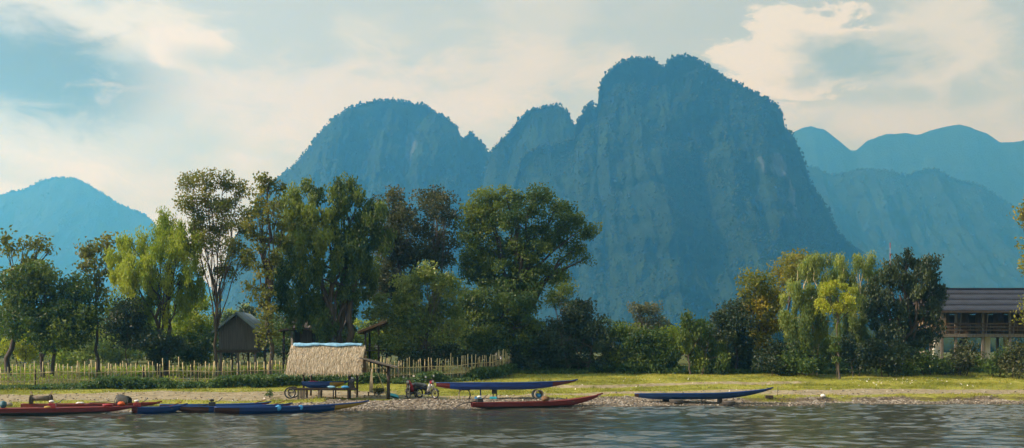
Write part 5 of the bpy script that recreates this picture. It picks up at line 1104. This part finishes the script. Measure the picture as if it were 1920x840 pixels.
hc, hs, hz = handcart()
def HX(px): return hc[0] + ((px - CX) * hs - hc[0])
short = boatpaint('boat_short', [(0, B), (0.62, YE), (0.93, B)])
boat('short blue canoe with yellow bow band lying on the handcart', ((568 - CX) * hs, hc[1] - 0.05), ((652 - CX) * hs, hc[1] + 0.05), hc[2] + hz + 0.03, 0.30, 0.6, short, PAINT_BLUE, 0.02, 0.0, 2, kind='canoe', stern_w=0.6)
for px, dx, sd_ in ((624, 'left', 31), (650, 'right', 33)):
    cloth('blue and white cloth bundle on the handcart, the %s one' % ('one nearer the canoe\'s middle' if px == 624 else 'one next to the thick post'), ((px - CX) * hs, hc[1] - 0.36, hc[2] + hz + 0.02), (0.44, 0.2, 0.13), CLOTH_BLUE if px == 650 else TARP_BLUE, sd_, 'bundle', 'cloth_bundle')
cloth('red cloth heap inside the canoe on the handcart', ((588 - CX) * hs, hc[1] + 0.0, hc[2] + hz + 0.26), (0.55, 0.3, 0.16), PLASTIC_RED, 36)
def spare_engine():
    p = ((661 - CX) * hs, hc[1] - 0.12, hc[2] + hz + 0.025); r = empty('boat_engine', p, 'black boat engine with white cap standing at the handcart end', 'engine')
    MB().box((0, 0, 0.16), (0.24, 0.26, 0.32), taper=0.85).build('block', PLASTIC_BLACK, r, bevel=0.02); MB().box((0.02, 0, 0.40), (0.28, 0.3, 0.16), taper=0.8).build('cowl', METAL_DARK, r, bevel=0.02)
    MB().lathe([(0, 0), (0.06, 0), (0.07, 0.05), (0.04, 0.09), (0, 0.1)], (0.03, -0.05, 0.48), 10).build('cap', PLASTIC_WHITE, r, True)
    MB().tube([(0.1, 0, 0.2), (0.16, 0, 0.0), (0.18, 0, -0.3)], 0.025, 6).build('shaft', METAL_DARK, r, True)
spare_engine()
def sh(px, py, dy=0.0):
    p = GP(px, py); return Vector((p[0], p[1] + dy, p[2]))
def rudder():
    p = sh(696, 742); r = empty('bench', p, 'little red bench under the lean-to', 'bench')
    MB().box((0.02, 0, 0.2), (0.42, 0.24, 0.04)).build('seat', PAINT_BROWN, r)
    for x in (-0.15, 0.19): MB().box((x, 0, 0.09), (0.04, 0.2, 0.2)).build('leg', PAINT_BROWN, r)
    z0 = 0.22; mb = MB(); rows = []
    for z, w in ((0, 0.09), (0.1, 0.115), (0.5, 0.09), (0.9, 0.055), (1.25, 0.03)): rows.append([(x, y, z) for x, y in ((-w, -0.02), (w, -0.02), (w, 0.02), (-w, 0.02))])
    o = mb.loft(rows, True, True).build('rudder_blade', CREAM, None, False, (p.x, p.y, p.z + z0), (0.02, 0.02, 0)); tag(o, 'tall pale tapered rudder blade standing on the little red bench', 'rudder')
    q = sh(727, 743); o = MB().tube([(0, 0, 0), (-0.25, 0.1, 0.55), (-0.66, 0.25, 1.5)], [0.028, 0.03, 0.02], 7).build('bamboo_pole', BAMBOO, None, True, (q.x, q.y - 0.25, q.z)); tag(o, 'pale bamboo pole leaning against the lean-to post', 'pole')
    q = sh(739, 746); mb = MB(); mb.lathe([(0.0, 0.0), (0.24, 0.0), (0.33, 0.13), (0.35, 0.135), (0.34, 0.15), (0.25, 0.02), (0.0, 0.02)], n=22); o = mb.build('wash_basin', TURQ, None, True, (q.x, q.y - 0.1, q.z + 0.20), (math.radians(170), math.radians(14), 0)); tag(o, 'turquoise plastic basin tipped against the lean-to post', 'basin')
    q = GP(712, 744); tree('dry_bush', 'grey tangle of dry brushwood under the lean-to', 'brushwood', (712, q[1]), [(710, 728, 11, 10), (716, 738, 10, 6)], 'brown', dens=0.5, trunk_r=0.02, size=0.16, wid=0.04, stems=[(-0.2, 0), (0, 0.1), (0.2, 0)], spray=0.12)
rudder()

def motorbike(label, loc, rz, main, shield, lean=0.10):
    r = empty('motorbike', loc, label, 'motorbike', 'motorbikes parked by the lean-to', rz); r.rotation_euler = (lean, 0, rz)
    fw_ = spoked(r, (0.60, 0, 0.28), 0.285, 'Y', 0.038, 16); spoked(r, (-0.60, 0, 0.28), 0.285, 'Y', 0.042, 16)
    MB().tube([(0.60, -0.06, 0.28), (0.50, -0.06, 0.62), (0.40, -0.03, 0.92)], 0.022, 7).build('fork', STEEL, r, True); MB().tube([(0.60, 0.06, 0.28), (0.50, 0.06, 0.62), (0.40, 0.03, 0.92)], 0.022, 7).build('fork', STEEL, r, True)
    rows = []
    for a in np.linspace(0.35, 2.7, 10): rows.append([(0.60 + math.cos(a) * 0.315, y, 0.28 + math.sin(a) * 0.315 - abs(y) * 0.5) for y in (-0.065, -0.03, 0, 0.03, 0.065)])
    m = MB().loft(rows).build('front_fender', main, r, True); m.modifiers.new('thick', 'SOLIDIFY').thickness = 0.008
    rows = []
    for a in np.linspace(0.6, 2.9, 10): rows.append([(-0.60 + math.cos(a) * 0.335, y, 0.30 + math.sin(a) * 0.335 - abs(y) * 0.4) for y in (-0.075, -0.03, 0, 0.03, 0.075)])
    m = MB().loft(rows).build('rear_fender', PLASTIC_BLACK, r, True); m.modifiers.new('thick', 'SOLIDIFY').thickness = 0.008
    # step-through body: down tube, side panels, seat
    MB().tube([(0.40, 0, 0.80), (0.22, 0, 0.50), (0.02, 0, 0.42), (-0.30, 0, 0.52), (-0.72, 0, 0.70)], [0.05, 0.055, 0.06, 0.06, 0.035], 8).build('frame', METAL_DARK, r, True)
    rows = []
    for x, w, z0, z1 in ((0.02, 0.07, 0.48, 0.62), (-0.15, 0.11, 0.46, 0.72), (-0.4, 0.125, 0.52, 0.74), (-0.68, 0.10, 0.60, 0.76), (-0.88, 0.05, 0.68, 0.77)): rows.append([(x, -w, z0 + 0.03), (x, -w, z1), (x, w, z1), (x, w, z0 + 0.03), (x, 0, z0)])
    MB().loft(rows, True, True).build('side_panel', main, r, True)
    rows = []
    for x, w, z in ((0.0, 0.07, 0.70), (-0.2, 0.12, 0.745), (-0.5, 0.13, 0.77), (-0.8, 0.09, 0.80)): rows.append([(x, -w, z - 0.02), (x, -w * 0.8, z + 0.045), (x, w * 0.8, z + 0.045), (x, w, z - 0.02)])
    MB().loft(rows, True, True).build('seat', SEAT_MAT, r, True)
    # leg shield wings and front cover
    for sg in (-1, 1):
        rows = [[(0.44, sg * 0.03, 0.90), (0.36, sg * 0.12, 0.88)], [(0.42, sg * 0.05, 0.70), (0.30, sg * 0.19, 0.68)], [(0.34, sg * 0.05, 0.50), (0.20, sg * 0.19, 0.46)], [(0.22, sg * 0.05, 0.38), (0.12, sg * 0.13, 0.34)]]
        m = MB().loft(rows).build('leg_shield', shield, r, True); m.modifiers.new('thick', 'SOLIDIFY').thickness = 0.012
    MB().box((0.42, 0, 0.90), (0.16, 0.24, 0.16), (0, -0.35, 0), 0.8).build('front_cover', PLASTIC_RED, r, bevel=0.03)
    hl = MB().lathe([(0, 0.05), (0.05, 0.04), (0.075, 0.0), (0.06, -0.06), (0, -0.08)], (0.51, 0, 0.90), 14, 'X').build('headlight', GLASS_DARK, r, True); MB().ring((0.52, 0, 0.90), 0.075, 0.01, 'X', 16, 6).build('headlight_ring', STEEL, hl, True)
    MB().tube([(0.20, -0.33, 1.0), (0.34, -0.18, 1.02), (0.38, 0, 0.98), (0.34, 0.18, 1.02), (0.20, 0.33, 1.0)], 0.014, 7).build('handlebar', METAL_DARK, r, True)
    for sg in (-1, 1):
        MB().tube([(0.24, sg * 0.30, 1.0), (0.18, sg * 0.36, 1.0)], 0.022, 7).build('grip', RUBBER, r, True)
        mi = MB().tube([(0.30, sg * 0.22, 1.02), (0.30, sg * 0.28, 1.16)], 0.007, 5).build('mirror', METAL_DARK, r); MB().lathe([(0, -0.01), (0.055, -0.01), (0.055, 0.012), (0, 0.012)], (0.30, sg * 0.29, 1.19), 12, 'X').build('mirror_glass', GLASS_DARK, mi)
    MB().box((0.05, 0, 0.30), (0.34, 0.20, 0.20), taper=0.85).build('engine', METAL_DARK, r, bevel=0.03)
    MB().tube([(0.15, -0.12, 0.22), (-0.2, -0.14, 0.20), (-0.45, -0.15, 0.27), (-0.85, -0.15, 0.36)], [0.02, 0.022, 0.042, 0.036], 8).build('exhaust', STEEL, r, True)
    MB().box((-0.90, 0, 0.70), (0.05, 0.12, 0.07)).build('tail_light', PLASTIC_RED, r); MB().tube([(-0.05, 0.12, 0.25), (-0.12, 0.26, 0.02)], 0.012, 6).build('kickstand', METAL_DARK, r); MB().tube([(0.0, -0.22, 0.26), (0.0, 0.22, 0.26)], 0.012, 6).build('footpeg', METAL_DARK, r)
motorbike('red and black motorbike facing the river, nearer the lean-to', tuple(sh(772, 748) + Vector((0, 0.55, 0))), math.radians(-105), PLASTIC_BLACK, PLASTIC_RED)
motorbike('motorbike with white leg shield and red front, next to the raised boat', tuple(sh(801, 747.5) + Vector((0, 0.2, 0))), math.radians(-42), PLASTIC_BLACK, PLASTIC_WHITE)

# supports of the raised boat
def under(px): return Vector(((px - CX) / F * D7, D7, float(gh((px - CX) / F * D7, D7))))
def supports():
    p = under(871); h = zk - p.z + 0.03; r = empty('bent_stand', p, 'stand of two bent iron hoops under the raised boat\'s left half', 'stand')
    for sg in (-1, 1): MB().tube([(sg * 0.24, 0, 0), (sg * 0.31, 0, h * 0.35), (sg * 0.28, 0, h * 0.75), (sg * 0.14, 0, h)], [0.035, 0.035, 0.03, 0.025], 7).build('hoop', CEMENT if sg < 0 else METAL_DARK, r, True)
    MB().box((0, 0, h - 0.03), (0.6, 0.4, 0.05)).build('top_bar', WOOD_DARK, r)
    MB().box((0.26, 0, 0.015), (0.14, 0.3, 0.05)).build('foot', METAL_DARK, r)
    for px, lab, wd in ((901, 'thin post stand with blue foot under the raised boat', 0.07), (927, 'dark stool with blue foot under the raised boat', 0.24)):
        p = under(px); h = zk - p.z + 0.02; r = empty('boat_stand', p, lab, 'stand')
        if wd < 0.1: MB().box((0, 0, h / 2), (wd, 0.1, h)).build('post', PAINT_BLUE, r)
        else:
            MB().box((0, 0, h - 0.12), (wd + 0.04, 0.3, 0.22)).build('seat', PLASTIC_BLACK, r)
            for x in (-wd / 2 + 0.02, wd / 2 - 0.02): MB().box((x + 0.03, 0.0, (h - 0.2) / 2), (0.05, 0.26, h - 0.2)).build('leg', METAL_DARK, r)
        MB().box((-0.13 if wd < 0.1 else -0.06, -0.14, 0.06), (0.40, 0.26, 0.11), taper=0.9).build('foot', TURQ if wd > 0.1 else CLOTH_BLUE, r)
    p = under(1008); R = (zk - p.z) / 2 + 0.01; r = empty('concrete_pipe', p, 'short concrete pipe lying open-ended under the raised boat\'s bow', 'pipe', rz=math.radians(18))
    MB().lathe([(R, -0.3), (R, 0.3), (R * 0.8, 0.3), (R * 0.8, -0.3), (R, -0.3)], (0, 0, R), 26, 'Y').build('pipe_ring', CEMENT, r, True)
    o = MB().blob((0, 0, 0.14), (0.36, 0.3, 0.24), 10, 0.12, 51).build('plastic_bag', CLOTH_BLUE, None, True, (p.x + 0.03, p.y - 0.1, p.z + R * 0.17)); tag(o, 'blue plastic bag stuffed inside the concrete pipe', 'bag')
supports()
def tyre_stack():
    for (g0, lab, dx) in ((gb, 'old tyre lying flat under the stern half of the dark blue boat', 0), (gc, 'old tyre lying flat under the bow half of the dark blue boat', 0)):
        p = Vector((g0[0], D9 - 0.32, float(gh(g0[0], D9 - 0.32)))); h = zk9 - p.z; hh = min(max(h * 0.62, 0.2), 0.26)
        hh = 0.23; r = empty('tyre', p, lab, 'tyre'); mb = MB(); mb.lathe([(0.19, hh * 0.1), (0.27, 0), (0.33, hh * 0.14), (0.345, hh * 0.5), (0.33, hh * 0.86), (0.27, hh), (0.19, hh * 0.9), (0.2, hh * 0.5), (0.19, hh * 0.1)], n=26); mb.build('carcass', TYRE_OLD, r, True)
        mb = MB()
        for k in range(26):
            a = 2 * math.pi * k / 26; mb.box((0.345 * math.cos(a), 0.345 * math.sin(a), hh / 2), (0.02, 0.05, hh * 0.6), (0, 0, a))
        mb.build('tread', TYRE_OLD, r)
    for px, lab, w, zz in ((1250, 'dark block propping the stern of the dark blue boat', 0.34, 0), (1352, 'wooden block wedged under the dark blue boat above the tyre', 0.22, 0)):
        X_ = (px - CX) / F * D9; Y_ = D9 + 0.38; z = float(gh(X_, Y_)); h = zk9 - z + 0.05
        o = MB().box((0, 0, h / 2), (w, 0.3, h), taper=0.92).build('support_block', WOOD_DARK if px == 1250 else WOOD_GREY, None, False, (X_, Y_, z - 0.02), (0, 0, 0.1), 0.01); tag(o, lab, 'block')
    q = GP(1442, 747); o = MB().box((0, 0, 0.07), (0.42, 0.2, 0.16), taper=0.95).build('wooden_block', WOOD_DARK, None, False, tuple(q), (0, 0, 0.05), 0.012); tag(o, 'lone dark block on the bank right of the dark blue boat\'s bow', 'block')
    q = GP(1458, 742); o = MB().tube([(0, 0, -0.1), (0.02, 0, 0.55)], 0.015, 5).build('stake', WOOD_DARK, None, True, tuple(q)); tag(o, 'thin mooring stake beyond the dark blue boat\'s bow', 'stake')
    q = GP(16, 762); o = MB().blob((0, 0, 0.09), (0.42, 0.3, 0.24), 9, 0.14, 77).build('boulder', CEMENT, None, True, tuple(q)); tag(o, 'dark lump of rock on the left beach beside the wooden roller', 'rock')
    q = GP(1543, 745); o = MB().blob((0, 0, 0.08), (0.30, 0.26, 0.2), 9, 0.16, 79).build('white_bag', PLASTIC_WHITE, None, True, tuple(q)); tag(o, 'white plastic bag lying on the right bank edge', 'bag')
    q = GP(507, 746); tree('grass_bush', 'lone tuft of tall weeds on the dusty track left of the handcart', 'weeds', (507, q[1]), [(507, 738, 5, 6), (503, 741, 4, 4)], 'weed', dens=0.9, size=0.2, wid=0.05, trunk_r=0.012, spray=0.08, twigs=False)
tyre_stack()

# ------------------------------------------------------------------ weeds, grass, pebbles, litter
def ground_leaves(name, label, pts, h, size, wid, leaf, per, spread, droop=0.2):
    n = len(pts); k = np.repeat(np.arange(n), per); hh = np.asarray(h)[k]
    j = rng.normal(0, 1, (len(k), 3)) * np.array([spread, spread, 0]); p = pts[k] + j; p[:, 2] = gh(p[:, 0], p[:, 1]) + hh * rng.random(len(k)) ** 0.7
    v, f = leaf_arrays(p, size, wid, droop, flat=0.6); t = np.clip(rng.random(n)[k] * 0.7 + rng.uniform(0, 0.35, len(k)), 0, 1)
    o = link(name, np_mesh(name, v, f, False, None, {'tint': t}), LEAF[leaf]); tag(o, label, 'weeds', kind='stuff'); return o
s_ = rng.uniform(0, fence_len, 1150); pf = np.array([fence_at(a) for a in s_]); pf[:, 1] -= 0.15 + 1.25 * rng.random(len(pf)) ** 1.3
lump = np.clip(0.16 + 0.5 * sm(fbm(pf[:, 0] * 0.55, pf[:, 1] * 0.3, seed=90, o=3), -0.35, 0.5), 0, 1)
ground_leaves('fence_weeds', 'leafy weeds growing along the foot of the bamboo fence', pf, lump, 0.22, 0.11, 'weed', 34, 0.17)
def edge_pts(n, px0, px1, y0, y1):
    px = rng.uniform(px0, px1, n); py = rng.uniform(y0, y1, n); q = np.linspace(66, 125, 300)
    out = []
    for a, b in zip(px, py):
        X_ = (a - CX) / F * q; ray = CZ + (HY - b) / F * q; hit = gh(X_, q) >= ray; k_ = np.argmax(hit)
        if hit.any(): out.append((X_[k_], q[k_], 0))
    return np.array(out)
pe = edge_pts(1100, 965, 1780, 692, 701)
lump = np.clip(0.2 + 0.55 * sm(fbm(pe[:, 0] * 0.4, pe[:, 1] * 0.2, seed=95, o=3), -0.3, 0.5), 0, 1)
ground_leaves('bank_weeds', 'broad-leaved weeds along the foot of the bushes beyond the meadow', pe, lump, 0.27, 0.15, 'weed', 34, 0.25)
pe = edge_pts(360, 1720, 1935, 688, 699)
ground_leaves('reed_weeds', 'tall mixed weeds and reeds below the stilt house', pe, rng.uniform(0.25, 0.75, len(pe)), 0.34, 0.06, 'weed', 34, 0.22, -0.6)
# low plants behind the fence
px = rng.uniform(-40, 700, 520); D_ = rng.uniform(67, 84, 520); X_ = (px - CX) / F * D_
ground_leaves('garden_weeds', 'low sunlit plants on the garden lawn behind the fence', np.stack([X_, D_, 0 * X_], 1), rng.uniform(0.1, 0.4, 520), 0.22, 0.1, 'bright', 14, 0.22)
def grass():
    n = 210000; X_ = rng.uniform(-31, 34, n); Y_ = shore(X_) + 1.0 + 30 * rng.random(n) ** 1.2
    wd = w_dirt(X_, Y_); wg = w_gravel(X_, Y_); dens = (1 - np.clip(wd * 1.15, 0, 1)) * (1 - wg) * (1 - 0.85 * w_garden_shade(X_, Y_)) * (0.3 + 0.7 * sm(fbm(X_ * 0.5, Y_ * 0.5, seed=120, o=3), -0.3, 0.35))
    k = rng.random(n) < dens; X_, Y_ = X_[k], Y_[k]; n = len(X_); Z_ = gh(X_, Y_)
    tall = sm(fbm(X_ * 0.9, Y_ * 0.9, seed=130, o=3), 0.1, 0.7); h = rng.uniform(0.025, 0.07, n) + 0.16 * tall * rng.random(n)
    a = rng.uniform(0, 6.28, n); w = 0.014 + 0.012 * rng.random(n); lean = rng.normal(0, 0.6, (n, 2)) * h[:, None]
    b = np.stack([X_, Y_, Z_ - 0.005], 1); dx = np.stack([np.cos(a) * w, np.sin(a) * w, 0 * a], 1); tip = b + np.stack([lean[:, 0], lean[:, 1], h], 1)
    v = np.stack([b - dx, b + dx, tip], 1).reshape(-1, 3)
    m = leafmat('grass_blade', (0.14, 0.16, 0.024), (0.25, 0.27, 0.04), (0.40, 0.37, 0.085), 0.3, 0.6, 0.2)
    o = link('grass', np_mesh('grass', v, np.arange(3 * n).reshape(n, 3), False, None, {'tint': np.clip(0.5 * rng.random(n) + 0.5 * sm(fbm(X_ * 0.25, Y_ * 0.4, seed=140, o=3), -0.6, 0.6), 0, 1)}), m); tag(o, 'short sun-bleached grass on the riverbank meadow', 'grass', kind='stuff')
grass()
def pebbles():
    n = 60000; X_ = rng.uniform(-31, 34, n); Y_ = shore(X_) - 0.4 + 11 * rng.random(n) ** 1.4; wg = w_gravel(X_, Y_); wd = w_dirt(X_, Y_)
    k = rng.random(n) < (wg * 0.55 + 0.06 * wd + 0.012); X_, Y_ = X_[k], Y_[k]; n = min(len(X_), 15000); X_, Y_ = X_[:n], Y_[:n]
    s = 0.018 + 0.05 * rng.random(n) ** 3; Z_ = gh(X_, Y_) + s * 0.25
    m, nt, out = material('pebble'); principled(nt, out, N_ramp(nt, N_attr(nt, 'tint'), [(0, (0.06, 0.05, 0.04)), (0.5, (0.17, 0.15, 0.115)), (0.85, (0.32, 0.29, 0.24)), (1, (0.6, 0.57, 0.5))]), 0.85, 0, None, 0.3)
    o = link('pebbles', lumps('pebbles', np.stack([X_, Y_, Z_], 1), s, 0.6), m); tag(o, 'grey river pebbles scattered over the gravel beach', 'pebbles', kind='stuff')
pebbles()
def litter():
    P_ = []
    for px, py, n, sx, sy in ((1680, 714, 60, 40, 2.5), (1620, 722, 8, 30, 5), (1840, 716, 10, 60, 5), (1250, 712, 12, 120, 9), (1500, 724, 8, 160, 8), (1100, 715, 10, 90, 10), (1000, 738, 4, 60, 4), (400, 745, 10, 300, 6)):
        for _ in range(n): P_.append(GP(px + random.gauss(0, sx), min(max(py + random.gauss(0, sy), 703), 752)))
    p = np.array(P_); p[:, 2] += 0.02
    v, f = leaf_arrays(p, 0.13, 0.09, 0.0, flat=1.5); o = link('litter', np_mesh('litter', v, f), PLASTIC_WHITE); tag(o, 'scraps of pale litter strewn over the grass', 'litter', kind='stuff')
litter()

# ------------------------------------------------------------------ the hazy air over the valley
def haze_box():
    mb = MB(); mb.box((0, 1760, 343), (8400, 4040, 696)); o = mb.build('haze', None); me = o.data
    m, nt, out = material('haze_air')
    pv = nt.nodes.new('ShaderNodeVolumePrincipled'); pv.inputs['Color'].default_value = (0.10, 0.45, 0.88, 1)
    pv.inputs['Absorption Color'].default_value = (1, 1, 1, 1)
    pv.inputs['Density'].default_value = HAZE_DENSITY; pv.inputs['Anisotropy'].default_value = 0.5
    nt.links.new(pv.outputs[0], out.inputs['Volume']); me.materials.append(m); tag(o, 'pale bluish haze filling the valley air', 'haze', kind='stuff')
haze_box()
